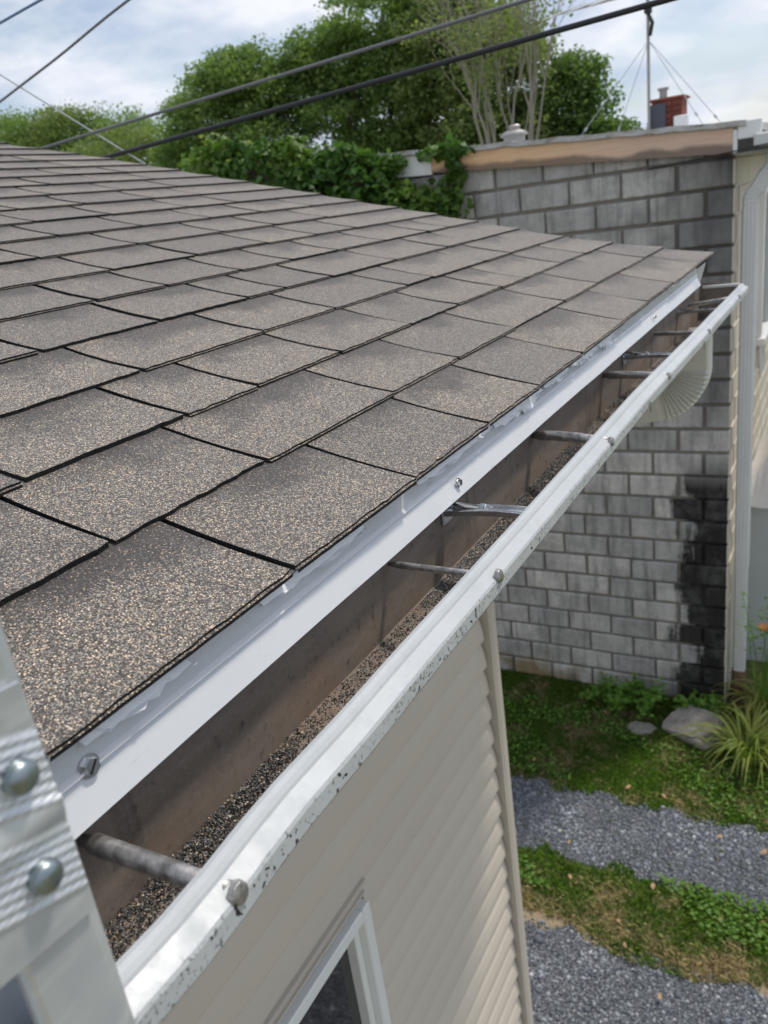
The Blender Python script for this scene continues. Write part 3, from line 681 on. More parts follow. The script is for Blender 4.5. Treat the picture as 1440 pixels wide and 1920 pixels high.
for (yy_, zz_) in ((.1335, .1005), (.1300, .0585)):
    G().tube([(.1450, yy_, zz_), (.1478, yy_, zz_)], [.0064, .0066], 20).dome((.1478, yy_, zz_), (1, 0, 0), .0066, .0042, 20, rings=6).build('rivet', ['steel'], br, smooth=True)

# ------------------------------------------------------------------ the concrete block building
bld = thing('block_building', (-2.5, 6.75, ZG), 'grey concrete block outbuilding with bare timber fascia behind the roof', 'building')
BY = 6.75; XR = -.372
obj('masonry_core', [(-7.2, BY+.030, ZG-.05), (XR-.014, BY+.030, ZG-.05), (XR-.014, BY+.030, .44), (-7.2, BY+.030, .90), (-7.2, 12.4, ZG-.05), (XR-.014, 12.4, ZG-.05), (XR-.014, 12.4, .44), (-7.2, 12.4, .90)], [(0, 1, 2, 3), (4, 7, 6, 5), (0, 4, 5, 1), (3, 2, 6, 7), (0, 3, 7, 4), (1, 5, 6, 2)], 'mortar', bld)
bw = G().box(-4.4, XR-.013, BY+.026, BY+.0295, ZG, .40).build('wall', ['mortar'], bld)
BL, BH, J, JZ = .406, .2032, .018, .024
def blockmesh(name, lx, cream=False):
    V, F = bevbox(lx, .10, BH-JZ, .009); me_ = mesh_data(name, V, F, ['block', 'cream'])
    if cream:
        for p in me_.polygons:
            if p.normal.x > .5: p.material_index = 1
    return me_
mfull = blockmesh('block', BL-J); mhalf = blockmesh('half_block', BL/2-J); cfull = blockmesh('corner_block', BL-J, True); chalf = blockmesh('corner_half_block', BL/2-J, True)
def ftop(x): return .31-.083*(x+.4)                               # underside of the fascia
r = 0; z = ZG
while z < .62:
    x = XR; first = True
    while x > -4.1:
        L = BL/2 if (first and r % 2) else BL; me_ = (chalf if L < .3 else cfull) if first else mfull
        cxm = x-L/2+ (J/2 if first else 0)
        if z+BH < ftop(x)+.19 and (cxm > -2.9 or z > -.9):
            o = link('block', me_, (cxm, BY+.05+random.uniform(-.005, .005), z+BH/2), bw); o.rotation_euler = (random.uniform(-.006, .006), random.uniform(-.004, .004), random.uniform(-.007, .007)); o.scale = (random.uniform(.982, 1.004), 1, random.uniform(.965, 1.01))
        x -= L; first = False
    z += BH; r += 1
# painted front facade (faces +x)
fw_ = G().box(XR-.03, XR-.012, BY+.12, 12.3, ZG, .30).build('facade', ['cream'], bld)
V, F = bevbox(.10, BL-J, BH-J, .006); fm = mesh_data('facade_block', V, F, ['cream'])
r = 0; z = ZG
while z < .10:
    y = BY+.105+(BL/2 if r % 2 else 0)
    while y < 10.4:
        if not (8.55 < y+BL/2 < 9.6 and -1.4 < z+.1 < -.05): link('block', fm, (XR-.05+random.uniform(-.002, .002), y+BL/2, z+BH/2), fw_)
        y += BL
    z += BH; r += 1
# timber fascia, white end piece, roof with ragged cap
def fas(x0, x1, zt0, zt1, zb0, zb1, ya, yb, name, mat):
    vs = [(x0, ya, zb0), (x1, ya, zb1), (x1, ya, zt1), (x0, ya, zt0), (x0, yb, zb0), (x1, yb, zb1), (x1, yb, zt1), (x0, yb, zt0)]
    return obj(name, vs, [(0, 1, 2, 3), (4, 7, 6, 5), (0, 4, 5, 1), (3, 2, 6, 7), (0, 3, 7, 4), (1, 5, 6, 2)], mat, bld)
fas(-2.73, -.385, .665, .500, .503, .315, BY-.045, BY-.008, 'fascia_board', 'wood')
fas(-3.0, -2.732, .685, .667, .505, .49, BY-.05, BY-.008, 'fascia_end', 'white')
fas(-5.6, -3.0, .88, .685, .70, .505, BY-.05, BY-.008, 'fascia_rear_length', 'white')
vs = []; fs = []; n = 90
for i in range(n+1):
    x = -6.6+(6.6-.30)*i/n; zt = .512-.0705*(x+.32)+.006+wob(x*2, .006)
    vs += [(x, BY-.075+wob(x*3, .006, 3), zt-.035+wob(x*2.3, .008, 5)), (x, BY-.078, zt), (x, 9.2, zt+.02), (x, 12.5, zt+.0), (x, 12.5, zt-.06), (x, BY-.05, zt-.045)]
for i in range(n):
    a = i*6
    for q in range(6): fs.append((a+q, a+6+q, a+6+(q+1) % 6, a+(q+1) % 6))
fs += [tuple(range(6)), tuple(n*6+q for q in range(6))[::-1]]
broof = obj('roof', vs, fs, 'cap', bld)
# roof vents, chimney
v = G().tube([(-2.45, 8.0, .50), (-2.45, 8.0, .755)], .10, 16).tube([(-2.45, 8.0, .755), (-2.45, 8.0, .775), (-2.45, 8.0, .80)], [.13, .125, .075], 18).tube([(-2.44, 8.0, .80), (-2.44, 8.0, .835)], [.05, .052], 14).tube([(-2.44, 8.0, .835), (-2.44, 8.0, .85)], [.062, .04], 14).build('roof_vent', ['galv'], broof)
ch = G().box(-1.775, -1.44, 11.0, 11.34, .45, 1.03).build('chimney', ['redbrick'], broof)
bx = .0
for r in range(8):
    z = .50+r*.066
    for c_ in range(3):
        x0 = -1.785+c_*.115+(.0 if r % 2 else -.0); G().box(x0+.003, x0+.110, 10.985, 11.0-.0005, z, z+.058, b=.004).build('brick', ['redbrick'], ch)
G().box(-1.80, -1.62, 10.955, 10.984, .45, 1.0).build('flashing_sheet', ['slate'], ch)
G().box(-1.82, -1.41, 10.97, 11.38, 1.03, 1.06, b=.006).build('crown', ['redbrick'], ch)
G().tube([(-1.67, 11.1, 1.04), (-1.67, 11.1, 1.15)], .045, 12).tube([(-1.67, 11.1, 1.15), (-1.67, 11.1, 1.175)], .065, 12).build('flue', ['galv'], ch)
G().box(-1.52, -1.36, 10.9, 10.98, .62, .84, b=.01).build('cricket', ['white'], ch)
# eave return at the front corner
G().box(-.385, -.05, BY-.03, 10.8, .300, .312).build('soffit', ['soffit'], bld)
fas(-.383, -.355, .468, .462, .318, .318, BY-.052, BY-.03, 'return_strip', 'white')
G().box(-.352, -.20, BY-.06, BY-.02, .40, .515, b=.004).build('eave_return', ['white'], bld)
fg = G().box(-.245, -.06, BY-.10, 10.8, .335, .425, b=.012).build('front_gutter', ['pipew'], bld)
# rain pipe with swan neck
def rrect(a, b, f=.004):
    P = []
    for i in range(28):
        q = 2*PI*i/28; c_, s_ = math.cos(q), math.sin(q); k = (abs(c_)**5+abs(s_)**5)**(-1/5.); k *= 1+(-.05 if i % 2 else .03)
        P.append((a*c_*k, b*s_*k))
    return P
pth = []
PX, PYY = -.277, 6.90
pp = [(-.13, .36), (-.13, .24)]
for i in range(9): a = math.radians(58)*i/8; pp.append((-.13-.11+.11*math.cos(a), .24-.11*math.sin(a)))
q0 = pp[-1]
for i in range(9): a = math.radians(58)*(1-i/8); pp.append((PX+.10-.10*math.cos(a), -.03+.10*math.sin(a)))
pp += [(PX, -.06), (PX, -.08)]
fr = []
for i, (x, z_) in enumerate(pp):
    a = pp[max(0, i-1)]; b = pp[min(len(pp)-1, i+1)]; t = Vector((b[0]-a[0], 0, b[1]-a[1])).normalized(); nrm = Vector((-t.z, 0, t.x)); k = 1.0+(.04 if i % 2 else -.02)
    fr.append(((x, PYY, z_), nrm*k, (0, k, 0)))
g = G().sweep(rrect(.052, .05), fr, 0)
rp = g.build('rain_pipe', ['pipew'], bld)
G().sweep(rrect(.056, .052), [((PX, PYY, z_), (1, 0, 0), (0, 1, 0)) for z_ in (-.075, -3.0)]).build('upper_length', ['pipew'], rp)
G().sweep(rrect(.050, .047), [((PX, PYY, z_), (1, 0, 0), (0, 1, 0)) for z_ in (-2.98, -4.06)]).build('lower_length', ['pipew'], rp)
G().tube([(PX, PYY, -4.04), (PX-.005, PYY-.005, ZG-.02)], [.062, .07], 14).build('clay_socket', ['clay'], rp)
# facade window
fwn = G().box(XR-.02, XR+.055, 8.60, 8.68, -1.36, .02, b=.006).box(XR-.02, XR+.055, 9.50, 9.58, -1.36, .02, b=.006).box(XR-.02, XR+.055, 8.68, 9.50, -.05, .02, b=.006).box(XR-.02, XR+.09, 8.55, 9.62, -1.43, -1.36, b=.008).build('facade_window', ['white'], bld)
G().box(XR-.02, XR+.0, 8.68, 9.50, -1.36, -.05).build('pane', ['glass'], fwn)
G().add([(XR+.004, 8.95, -1.43), (XR+.06, 9.0, -1.43), (XR+.05, 9.2, -1.75), (XR+.004, 9.15, -1.9), (XR+.004, 9.4, -1.43)], [(0, 1, 2, 3), (1, 4, 2), (4, 3, 2)]).build('loose_trim', ['white'], fwn)

# lean-to beside the facade with a white sheet over its top
lt = thing('lean_to', (.3, 8.2, ZG), 'pale grey lean-to under a white sheet, right of the white rain pipe', 'lean-to')
G().box(-.36, 1.2, 7.62, 9.0, ZG, -2.62, b=.01).build('side_panel', ['panel'], lt)
vs = []; fs = []; nx, ny = 26, 12
for j in range(ny+1):
    for i in range(nx+1):
        x = -.345+1.6*i/nx; y = 7.50+1.6*j/ny; t = i/nx
        zt = -2.58+1.75*smoothstep(-.05, .55, t)-(.12 if j == 0 else 0)+.02*math.sin(9*x+3*y)+.015*math.sin(17*y+5*x)
        if j == 0: zt = -2.66+.02*math.sin(11*x)
        vs.append((x, y+.05*math.sin(7*x)*(j == 0), zt))
for j in range(ny):
    for i in range(nx): a = j*(nx+1)+i; fs.append((a, a+1, a+nx+2, a+nx+1))
obj('roof_sheet', vs, fs, 'tarp', lt, smooth=True)
G().box(-.352, 1.22, 7.56, 7.60, -2.69, -2.625).build('edge_board', ['soffit'], lt)

# ------------------------------------------------------------------ antenna on the building roof
ant = thing('roof_antenna', (-1.79, 10.9, .6), 'thin steel aerial mast with guy wires left of the red chimney', 'antenna')
G().tube([(-1.80, 10.9, .55), (-1.79, 10.9, 2.3)], .018, 8).build('mast', ['galv'], ant)
G().box(-1.83, -1.75, 10.86, 10.94, 1.95, 2.06, b=.01).tube([(-1.79, 10.9, 1.95), (-1.74, 10.88, 1.85), (-1.77, 10.88, 1.72)], .022, 8).build('clamp', ['black'], ant)
G().tube([(-2.9, 10.9, 2.16), (-1.0, 10.9, 2.2)], .012, 6).build('boom', ['galv'], ant)
for i in range(7): x = -2.75+i*.27; G().tube([(x-.16, 10.55, 2.08+.012*i), (x+.16, 11.2, 2.26+.01*i)], .007, 5).build('element', ['palec'], ant)
for (x, y, z) in ((-2.75, 10.6, .55), (-2.35, 11.2, .5), (-1.05, 10.7, .5), (-.85, 11.3, .45)):
    o = G().tube([(-1.79, 10.9, 1.68), (x, y, z)], .004, 5).build('guy_wire', ['palec'], ant); t = .72
    G().tube([(-1.79+(x+1.79)*t, 10.9+(y-10.9)*t, 1.68+(z-1.68)*t), (-1.79+(x+1.79)*(t+.03), 10.9+(y-10.9)*(t+.03), 1.68+(z-1.68)*(t+.03))], .013, 6).build('insulator', ['palec'], o)

# ------------------------------------------------------------------ overhead cables
def cable(name, a, b, r, mat, label, sag=0.0, ext=(0, 0), wv=0.0, n=60):
    a, b = Vector(a), Vector(b); d = b-a; A = a-d*ext[0]; B = b+d*ext[1]; pts = []
    for i in range(n+1):
        t = i/n; p = A.lerp(B, t); p.z += -sag*4*t*(1-t)+wv*math.sin(t*23)*.4+wv*math.sin(t*11+1); pts.append(p)
    o = G().tube(pts, r, 8).build(name, [mat], None, smooth=True); return tag(o, label, 'cable', 'overhead cables')
cable('overhead_cable', (-3.029, 3.0, .766), (-.612, 3.0, .856), .0068, 'greyc', 'grey service cable, upper of the two thick lines crossing the trees', .004, (.8, .8))
cable('overhead_cable', (-2.644, 3.0, .667), (-.169, 3.0, .76), .0095, 'black', 'thick black cable, lower of the two lines crossing the trees', .004, (.8, .8))
cable('overhead_cable', (-3.255, 3.0, 1.014), (-2.333, 3.0, 1.23), .0055, 'greyc', 'thin dark wire rising steeply across the sky at upper left', .012, (.6, .8), .003)
cable('overhead_cable', (-3.121, 3.0, 1.304), (-2.811, 3.0, 1.334), .0060, 'bluec', 'short blue wire crossing the top left corner of the sky', -.004, (1.5, 1.5))
cable('overhead_cable', (-3.211, 3.0, 1.11), (-2.454, 3.0, .624), .0036, 'palec', 'pale wire sloping down leftmost towards the shingle roof', .0, (.6, .25))
cable('overhead_cable', (-.98, 6.735, .288), (-.20, 6.62, .350), .0050, 'black', 'thin black wire strung just below the timber fascia', .01, (0, .8))

# ------------------------------------------------------------------ leaves, trees
LEAF = np.array([[0, -.5, 0], [.36, -.08, .05], [.30, .22, .06], [0, .55, 0], [-.30, .22, .06], [-.36, -.08, .05]])
def leaves(P, S, droop=.6, shape=LEAF):
    m = len(P); k = len(shape); a = rng.uniform(0, 2*PI, m); tl = rng.normal(0, droop, m); rl = rng.normal(0, droop, m)
    V = shape[None]*S[:, None, None]
    c, s = np.cos(rl)[:, None], np.sin(rl)[:, None]; x = V[..., 0]*c+V[..., 2]*s; z = -V[..., 0]*s+V[..., 2]*c; y = V[..., 1]
    c, s = np.cos(tl)[:, None], np.sin(tl)[:, None]; y2 = y*c-z*s; z2 = y*s+z*c
    c, s = np.cos(a)[:, None], np.sin(a)[:, None]; X = x*c-y2*s; Y = x*s+y2*c
    V = np.stack([X, Y, z2], -1)+P[:, None]
    return V.reshape(-1, 3), (np.arange(k)[None]+k*np.arange(m)[:, None])
QUAD = np.array([[0, -.5, 0], [.42, 0, .06], [0, .5, 0], [-.42, 0, .06]])
def tree(name, base, blobs, nleaf, size, mat, bark, label, clump=.22, nlimb=2, group='trees beyond the outbuilding', per=34, trunk=.28):
    t = thing(name, base, label, 'tree', group); base = Vector(base)
    g = G(); top = Vector(blobs[0][0]); fork = base.lerp(top, .45)
    g.tube([base, base.lerp(fork, .5)+Vector((.1, 0, 0)), fork, fork.lerp(top, .6), top], [trunk, trunk*.8, trunk*.6, trunk*.4, trunk*.15], 8)
    for c, r in blobs[1:]:
        c = Vector(c); g.tube([fork.lerp(base, .15), fork.lerp(c, .5)+Vector((0, 0, -.2)), c], [trunk*.45, trunk*.28, trunk*.08], 6)
        for _ in range(nlimb):
            d = Vector((random.uniform(-1, 1)*r[0], random.uniform(-1, 1)*r[1], random.uniform(0, 1)*r[2]))*.8; g.tube([fork.lerp(c, .6), c+d*.5, c+d], [trunk*.2, trunk*.12, trunk*.03], 5)
    g.build('trunk', [bark], t, smooth=True)
    sub = []                                                      # boughs: smaller clumps riding on the big masses
    for c, r in blobs:
        sub.append((c, r))
        for _ in range(15):
            d = Vector((random.gauss(0, 1), random.gauss(0, 1), random.gauss(.25, 1))).normalized(); q = random.uniform(.22, .46); k = random.uniform(.75, 1.12)
            sub.append(((c[0]+d.x*r[0]*k, c[1]+d.y*r[1]*k, c[2]+d.z*r[2]*k), (r[0]*q, r[1]*q, r[2]*q*.75)))
    vol = np.array([r[0]*r[1]*r[2] for c, r in sub]); pr = vol**.62; pr /= pr.sum(); nc = nleaf//per; bi = rng.choice(len(sub), nc, p=pr)
    C_ = np.array([b[0] for b in sub]); R0 = np.array([b[1] for b in sub]); d = rng.normal(size=(nc, 3)); d /= np.linalg.norm(d, axis=1)[:, None]
    rad = rng.uniform(.45, 1.0, nc)**.5; rad *= 1+.07*rng.normal(size=nc); cc_ = C_[bi]+d*R0[bi]*rad[:, None]
    P = np.repeat(cc_, per, 0)+np.clip(rng.normal(size=(nc*per, 3)), -1.6, 1.6)*clump*np.array([1, 1, .55]); S = rng.uniform(.7, 1.3, len(P))*size
    V, F = leaves(P, S, .7, QUAD); soup('crown', V, F, mat, t); return t
def B(x, y, z, a, b=None, c=None): return ((x, y, z), (a, b or a, c or a))
tree('broadleaf_tree', (-19.4, 26, ZG), [B(-19.2, 26, 3.4, 2.6, 2.4, 2.4), B(-18.4, 26, 4.9, 1.6, 1.6, 1.1), B(-20.9, 26.4, 3.6, 1.6, 1.6, 1.6), B(-21.8, 26, 2.4, 1.5, 1.5, 1.5), B(-17.0, 26, 4.2, 1.5, 1.5, 1.2), B(-19.5, 26, 1.2, 2.8, 2.4, 1.6)], 71400, .12, 'leafA', 'bark', 'rounded green tree left of the tallest, behind the thick cables')
tree('broadleaf_tree', (-14.2, 27, ZG), [B(-14.4, 27, 3.6, 2.7, 2.4, 2.5), B(-15.4, 27, 5.0, 1.6, 1.6, 1.2), B(-13.0, 27, 5.7, 2.1, 1.9, 1.4), B(-11.8, 26.6, 4.6, 1.9, 1.8, 1.7), B(-14.2, 27, 1.2, 3.0, 2.4, 1.8), B(-12.4, 27, 2.4, 2.4, 2, 2)], 95200, .12, 'leafA', 'bark', 'tallest green tree at the middle, reaching the top of the picture')
tree('broadleaf_tree', (-9.6, 26, ZG), [B(-9.9, 26, 3.0, 1.9, 1.9, 2.2), B(-10.6, 26, 4.6, 1.5, 1.5, 1.4), B(-8.9, 26, 3.6, 1.3, 1.4, 1.4), B(-9.6, 26, .8, 2.3, 2, 1.7)], 51000, .12, 'leafB', 'bark', 'lighter yellow-green tree standing behind the bare stems')
tree('broadleaf_tree', (-7.4, 27, ZG), [B(-7.6, 27, 2.2, 1.1, 1.3, 1.3), B(-7.3, 27, 3.1, .7, .7, .7), B(-6.8, 27, 1.2, 1.2, 1.2, 1.0), B(-6.2, 27, .9, .8, .9, .8), B(-7.4, 27, .2, 1.9, 1.6, 1.2)], 40800, .12, 'leafC', 'bark', 'dark bushy tree, rightmost of the trees beside open sky', clump=.24)
tree('broadleaf_tree', (-27, 30, ZG), [B(-26.6, 30, 3.0, 2.2, 2, 1.9), B(-28.8, 30, 3.3, 2.0, 2, 1.8), B(-24.6, 30, 2.4, 2.0, 1.8, 1.9), B(-30.8, 30, 3.0, 1.8, 1.8, 1.8), B(-27, 30, .6, 3.5, 2, 1.8)], 40800, .12, 'leafB', 'bark', 'low light green tree between the far hedge trees and the cables', clump=.3)
for i, (x, z, lab) in enumerate(((-54, 10.2, 'far low tree at the left picture edge above the shingles'), (-49, 9.4, 'second far low tree from the left picture edge above the shingles'), (-44.5, 8.6, 'third far low tree from the left picture edge above the shingles'))):
    tree('far_tree', (x, 45, ZG), [B(x, 45, z-1.9, 3.2, 2.5, 2.2), B(x+1.6, 45, z-2.2, 2.4, 2.4, 2.2), B(x-1.8, 45, z-2.0, 2.2, 2.4, 2.0), B(x, 45, z-4.5, 4, 3, 3)], 20000, .17, ('leafA', 'leafB', 'leafA')[i], 'bark', lab, clump=.42)
# bare-stemmed tree
bt = thing('bare_stem_tree', (-5.7, 17, ZG), 'spindly tree of many pale upright stems, half bare, above the roof vent', 'tree')
g = G(); tips = []
rr = random.Random(5)
def branch(p, d, L, r, depth):
    q1 = p+d*L*.5+Vector((rr.gauss(0, .02), rr.gauss(0, .02), 0))*L; q2 = p+d*L+Vector((rr.gauss(0, .05), rr.gauss(0, .05), .03))*L
    g.tube([p, q1, q2], [r, r*.85, r*.66], 6 if depth > 2 else 4)
    if depth < 3: tips.append(q2); tips.append(q1)
    if depth == 0: return
    for k in range(rr.choice((2, 2, 3))):
        sp_ = .22 if depth > 2 else .36; nd = (d+Vector((rr.gauss(0, sp_), rr.gauss(0, sp_), rr.uniform(-.02, .12)))).normalized()
        branch(q2 if k else q1.lerp(q2, rr.uniform(.4, 1)), nd, L*rr.uniform(.62, .9), r*rr.uniform(.5, .68), depth-1)
for i in range(14):
    x0 = -6.45+1.40*i/13+rr.uniform(-.08, .08); b = Vector((x0*.5-5.75*.5, 17+rr.uniform(-.3, .3), ZG)); m_ = Vector((x0, 17+rr.uniform(-.4, .4), .9+rr.uniform(-.3, .4)))
    r0 = rr.uniform(.020, .036); g.tube([b, b.lerp(m_, .5)+Vector((rr.uniform(-.08, .08), 0, 0)), m_], [r0*1.5, r0*1.2, r0], 7)
    branch(m_, Vector((x0+5.75+rr.gauss(0, .15), rr.gauss(0, .25), 3.2)).normalized(), rr.uniform(.8, 1.15), r0*.95, 4)
g.build('trunk', ['palebark'], bt)
T = np.array([tuple(t_) for t_ in tips]); keep = rng.random(len(T)) < np.clip(1.15-(T[:, 2]-1.0)*.42, .05, .8); T = T[keep]; P = np.repeat(T, 9, 0)+rng.normal(size=(len(T)*9, 3))*np.array([.12, .12, .15]); V, F = leaves(P, rng.uniform(.05, .10, len(P)), .7, QUAD)
soup('crown', V, F, 'leafB', bt)

# ivy over the left end of the block building
iv = thing('ivy', (-3.9, 6.6, .2), 'dense glossy ivy mound growing over the left end of the block building', 'ivy')
n = 11000; P = []
blobs = [((-4.4, 6.62, .56), (.85, .26, .38)), ((-3.65, 6.60, .44), (.60, .26, .34)), ((-5.0, 6.65, .68), (.42, .24, .34)), ((-3.12, 6.62, .25), (.36, .20, .22)), ((-2.74, 6.66, .24), (.30, .10, .17)), ((-3.0, 6.64, .12), (.42, .14, .22)), ((-3.15, 6.66, .62), (.20, .10, .08)), ((-3.3, 6.62, .0), (.6, .22, .3)), ((-4.3, 6.62, .1), (1.1, .25, .4)), ((-2.50, 6.68, .50), (.07, .05, .15)), ((-2.58, 6.68, .645), (.22, .08, .035)), ((-4.05, 6.6, .86), (.20, .15, .10)), ((-4.75, 6.6, .98), (.22, .15, .09)), ((-3.5, 6.6, .74), (.16, .12, .09))]
wts = np.array([b[1][0]*b[1][2]+.01 for b in blobs]); wts /= wts.sum(); bi = rng.choice(len(blobs), n, p=wts); d = rng.normal(size=(n, 3)); d /= np.linalg.norm(d, axis=1)[:, None]; d[:, 1] = np.where(rng.random(n) < .75, -np.abs(d[:, 1]), d[:, 1])
C_ = np.array([b[0] for b in blobs]); R0 = np.array([b[1] for b in blobs]); P = C_[bi]+d*R0[bi]*rng.uniform(.82, 1.12, (n, 1)); P += rng.normal(size=P.shape)*.02
IVYL = np.array([[0, -.5, 0], [.45, -.25, .03], [.28, .05, .05], [.12, .2, .04], [0, .6, -.04], [-.12, .2, .04], [-.28, .05, .05], [-.45, -.25, .03]])
V, F = leaves(P, rng.uniform(.05, .095, n), .75, IVYL); tag(soup('foliage', V, F, 'ivy', iv), kind='stuff')
g = G()
for b, r in blobs[:8]:
    vs = []; g.dome((b[0], b[1], b[2]), (0, 0, 1), r[0]*.55, r[2]*.72, 10); g.tube([(b[0], b[1]+.05, b[2]-r[2]*.9), (b[0], b[1]+.02, b[2])], .03, 6)
vs = [(x, 6.64+(y-6.62)*.22, z) for x, y, z in g.v]; obj('stems', vs, g.f, 'bark', iv)
sprigs = G()
for i in range(14):
    x = -4.9+i*.13+random.uniform(-.05, .05); z = 1.0-.16*i/4; z = .94-.035*i; q = (x+random.uniform(-.1, .1), 6.6, z+random.uniform(.12, .26)); sprigs.tube([(x, 6.6, z-.1), q], [.006, .002], 4)
sprigs.build('shoot', ['weed'], iv)
P = []
for i in range(14):
    x = -4.9+i*.13; z = .94-.035*i
    for _ in range(22): P.append((x+random.gauss(0, .06), 6.6+random.gauss(0, .06), z+random.uniform(-.05, .2)))
V, F = leaves(np.array(P), rng.uniform(.04, .08, len(P)), .7, IVYL); tag(soup('young_foliage', V, F, 'leafB', iv), kind='stuff')

# ------------------------------------------------------------------ grass, stones, plants by the wall
def blades(P, Lm, wid, lean=.6):
    m = len(P); a = rng.uniform(0, 2*PI, m); L = rng.uniform(.6, 1.3, m)*Lm; ln = rng.uniform(.15, lean+.3, m); dx, dy = np.cos(a), np.sin(a); wx, wy = -dy*wid, dx*wid
    b0 = np.stack([P[:, 0]-wx, P[:, 1]-wy, P[:, 2]], 1); b1 = np.stack([P[:, 0]+wx, P[:, 1]+wy, P[:, 2]], 1); mid = np.stack([P[:, 0]+dx*L*ln*.4, P[:, 1]+dy*L*ln*.4, P[:, 2]+L*.6], 1); tip = np.stack([P[:, 0]+dx*L*ln*1.1, P[:, 1]+dy*L*ln*1.1, P[:, 2]+L*(1-.35*ln)], 1)
    m0 = mid-np.stack([wx, wy, 0*wx], 1)*.7; m1 = mid+np.stack([wx, wy, 0*wx], 1)*.7
    V = np.stack([b0, b1, m1, tip, m0], 1).reshape(-1, 3); return V, np.arange(5)[None]+5*np.arange(m)[:, None]
def edge_ok(y, a, b, x, amp): return (y > a+np.array([wob(q*1.6, amp, a) for q in x])) & (y < b+np.array([wob(q*1.6, amp, b+3) for q in x]))
n = 120000; x = rng.uniform(-2.9, 1.3, n); y = rng.uniform(3.8, 6.74, n); ph = np.sin(x*2.3+y*3.1)+np.sin(x*5.1-y*2.2+1)+rng.normal(0, .7, n)
ingr = edge_ok(y, 4.50, 5.24, x, .10); ok = ((y > 3.86+.1*np.sin(x*4)) & ~ingr) | (ingr & (rng.random(n) < .008)); ok &= rng.random(n) < np.where(y < 4.6, .75, .95)
P = np.stack([x, y, np.full(n, ZG)], 1)[ok]; V, F = blades(P, .050, .0030); tag(soup('grass', V, F, 'grass'), 'short green and straw-coloured grass on both sides of the gravel track', 'grass', kind='stuff')
n = 10000; x = rng.uniform(-2.6, 1.2, n); y = np.where(rng.random(n) < .6, rng.uniform(5.3, 6.35, n), rng.uniform(4.15, 4.55, n)); k = (np.sin(x*2.7+1)+np.sin(y*6+x*3)) > -.1
P = np.stack([x, y, ZG+rng.uniform(.015, .06, n)], 1)[k]; V, F = leaves(P, rng.uniform(.018, .038, len(P)), .35, QUAD); tag(soup('clover', V, F, 'weed'), 'bright green clover and low weeds mixed into the lawn', 'clover', kind='stuff')
n = 26000; x = rng.uniform(-2.3, 1.1, n); y = np.where(rng.random(n) < .5, rng.uniform(4.48, 5.27, n), rng.uniform(2.4, 3.9, n)); P = np.stack([x, y, np.full(n, ZG+.006)], 1); V, F = rocks(P, rng.gamma(2.2, .0030, n)+.0025); tag(soup('gravel_stones', V, F, 'stone'), 'loose blue-grey crushed stones on the two gravel tracks', 'gravel', kind='stuff')
LT = np.array([[0, -.5, 0], [.3, -.1, .1], [.22, .25, .12], [0, .55, .05], [-.22, .25, .14], [-.3, -.1, .08]])
spots = [(-1.62, 5.95), (-1.35, 6.3), (-1.75, 5.45), (-.93, 5.36), (-.65, 5.35), (-.2, 5.05), (.1, 5.0), (-.55, 4.42), (-.1, 4.3), (-.7, 4.05), (-.62, 3.88), (-1.1, 4.3), (-.35, 3.6), (-.02, 3.3), (-1.2, 4.62)]
labs = ['beside the corner trim under the block wall', 'on the worn turf nearest the block wall', 'at the left end of the track edge', 'yellow-brown, at the upper edge of the gravel track', 'second along the upper edge of the gravel track', 'at the gravel edge below the strappy plant', 'at the right picture edge beside the upper gravel', 'curled, on the straw patch in the middle strip', 'on the middle grass strip at the right', 'pale, low on the middle grass strip', 'at the lower edge of the middle strip', 'at the left of the middle strip', 'alone on the lower gravel', 'nearest to the bottom edge on the lower gravel', 'on the lower edge of the upper track']
for (x, y), lb in zip(spots, labs):
    V, F = leaves(np.array([(x, y, ZG+.045)]), np.array([random.uniform(.035, .06)]), .25, LT); o = obj('fallen_leaf', V, F.tolist(), 'tan'); tag(o, 'small tan fallen leaf '+lb, 'leaf', 'fallen leaves')
# broken concrete slab by the corner
bm = bmesh.new(); bmesh.ops.create_icosphere(bm, subdivisions=4, radius=1)
from mathutils import noise as mn
for v in bm.verts:
    p = v.co.copy(); q = 1+.22*mn.noise(p*1.6)+.08*mn.noise(p*5); v.co = Vector((max(-.82, min(.8, p.x*q))*.29, max(-.85, min(.75, p.y*q))*.22, max(-.9, min(.42, p.z*q))*.22)); v.co.z += .06*v.co.x; v.co += Vector((0, 0, .012*mn.noise(p*9)))
me_ = bpy.data.meshes.new('rock'); bm.to_mesh(me_); bm.free(); me_.materials.append(MS['rock'])
o = link('concrete_chunk', me_, (-.55, 6.28, ZG+.05), None); o.rotation_euler = (.22, -.1, -.5); tag(o, 'rough lump of broken grey concrete at the foot of the rain pipe', 'rubble')
bm = bmesh.new(); bmesh.ops.create_icosphere(bm, subdivisions=3, radius=1)
for v in bm.verts: p = v.co.copy(); q = 1+.25*mn.noise(p*2+Vector((4, 2, 1))); v.co = Vector((p.x*q*.14, p.y*q*.09, max(-.6, min(.5, p.z*q))*.06))
me_ = bpy.data.meshes.new('stone'); bm.to_mesh(me_); bm.free(); me_.materials.append(MS['rock']); o = link('flat_stone', me_, (-1.0, 6.18, ZG+.012), None); tag(o, 'small flat grey stone sunk in the grass left of the concrete lump', 'stone')
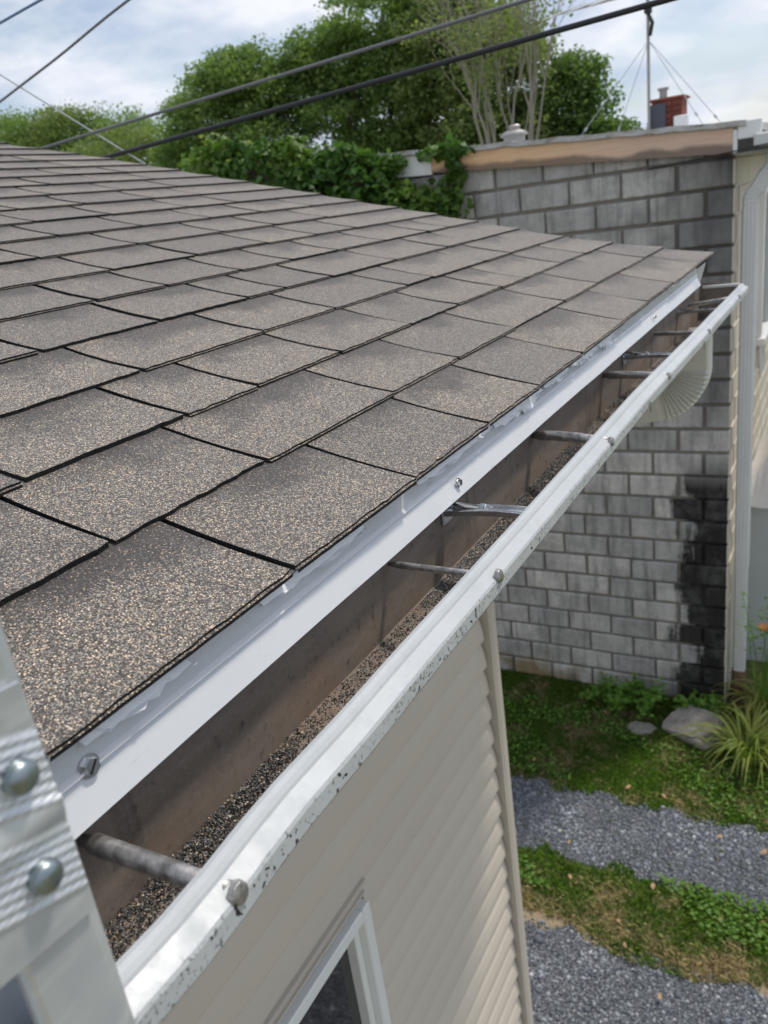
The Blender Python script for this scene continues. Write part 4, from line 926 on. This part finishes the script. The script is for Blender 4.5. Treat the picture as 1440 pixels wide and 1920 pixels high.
# daylily: arching strap leaves
def strap(g, base, az, L, rise, wid, m=0):
    pts = []; n = 9; dx, dy = math.cos(az), math.sin(az); vs = []; fs = []
    for i in range(n+1):
        t = i/n; rr_ = L*(.62*t+.18*t*t); zz_ = rise*L*(2.1*t-1.75*t*t); w_ = wid*(1-t**2.2)*(.6+.4*min(1, t*4))
        c = Vector((base[0]+dx*rr_, base[1]+dy*rr_, base[2]+zz_)); s_ = Vector((-dy, dx, 0))*w_; vs += [c-s_, c+Vector((0, 0, -w_*.5)), c+s_]
    for i in range(n): a = i*3; fs += [(a, a+3, a+4, a+1), (a+1, a+4, a+5, a+2)]
    g.add(vs, fs, m)
def lily(c, nb, Lm, label, flowers=()):
    t = thing('daylily', (c[0], c[1], ZG), label, 'plant', 'strap-leaved plants by the rain pipe'); g = G()
    for i in range(nb): strap(g, (c[0]+random.gauss(0, .06), c[1]+random.gauss(0, .06), ZG), random.uniform(0, 2*PI), Lm*random.uniform(.6, 1.15), random.uniform(.55, .95), random.uniform(.008, .013))
    tag(g.build('foliage', ['lily'], t), kind='stuff')
    for (x, y, z) in flowers:
        s_ = G().tube([(c[0], c[1], ZG), ((c[0]*.4+x*.6), (c[1]+y)/2, ZG+(z-ZG)*.6), (x, y, z)], [.006, .005, .003], 5).build('flower_stalk', ['weed'], t); f = G()
        for k in range(6): a = k*PI/3; f.add([(x, y, z), (x+.035*math.cos(a-.35), y+.035*math.sin(a-.35), z+.045), (x+.062*math.cos(a), y+.062*math.sin(a), z+.06), (x+.035*math.cos(a+.35), y+.035*math.sin(a+.35), z+.045)], [(0, 1, 2, 3)])
        f.build('flower', ['orange'], s_)
lily((-.10, 6.02), 120, .66, 'big clump of arching yellow-green strap leaves beside the gravel, right picture edge', ())
lily((-.02, 6.72), 70, .62, 'rear clump of strap leaves with an orange flower beside the rain pipe foot', ((-.055, 6.5, -3.40), (.10, 6.45, -3.55)))
# feathery tall weeds
def weed(c, h, nb, label, sz=.05, sp=.12, mat='weed'):
    t = thing('tall_weed', (c[0], c[1], ZG), label, 'plant', 'weeds by the block wall'); g = G(); P = []
    for i in range(nb):
        e_ = Vector((c[0]+random.gauss(0, sp), c[1]+random.gauss(0, sp), ZG+h*random.uniform(.6, 1.05))); b = Vector((c[0]+random.gauss(0, .02), c[1]+random.gauss(0, .02), ZG)); m_ = b.lerp(e_, .55)+Vector((random.gauss(0, .02), 0, .05)); g.tube([b, m_, e_], [.006, .004, .0015], 5)
        for k in range(16):
            q = m_.lerp(e_, random.uniform(.15, 1)); d = Vector((random.gauss(0, 1), random.gauss(0, 1), random.gauss(.1, .4))).normalized()*random.uniform(.03, .14); P += [tuple(q+d*s_) for s_ in (.4, .7, 1)]
    g.build('stem', [mat], t); V, F = leaves(np.array(P), rng.uniform(.5, 1.1, len(P))*sz, .5, QUAD); tag(soup('foliage', V, F, mat, t), kind='stuff')
weed((-.05, 6.6), 1.35, 7, 'tall feathery weed in front of the pale grey lean-to panel', .035, .13)
weed((-1.05, 6.45), .26, 10, 'leafy green weed growing against the block wall left of the concrete lump', .06, .12)
weed((-.55, 6.62), .14, 8, 'low broad-leaved weed behind the concrete lump', .07, .14)
weed((-1.45, 6.5), .16, 8, 'small weed cluster at the block wall foot left of the taller weed', .05, .14)
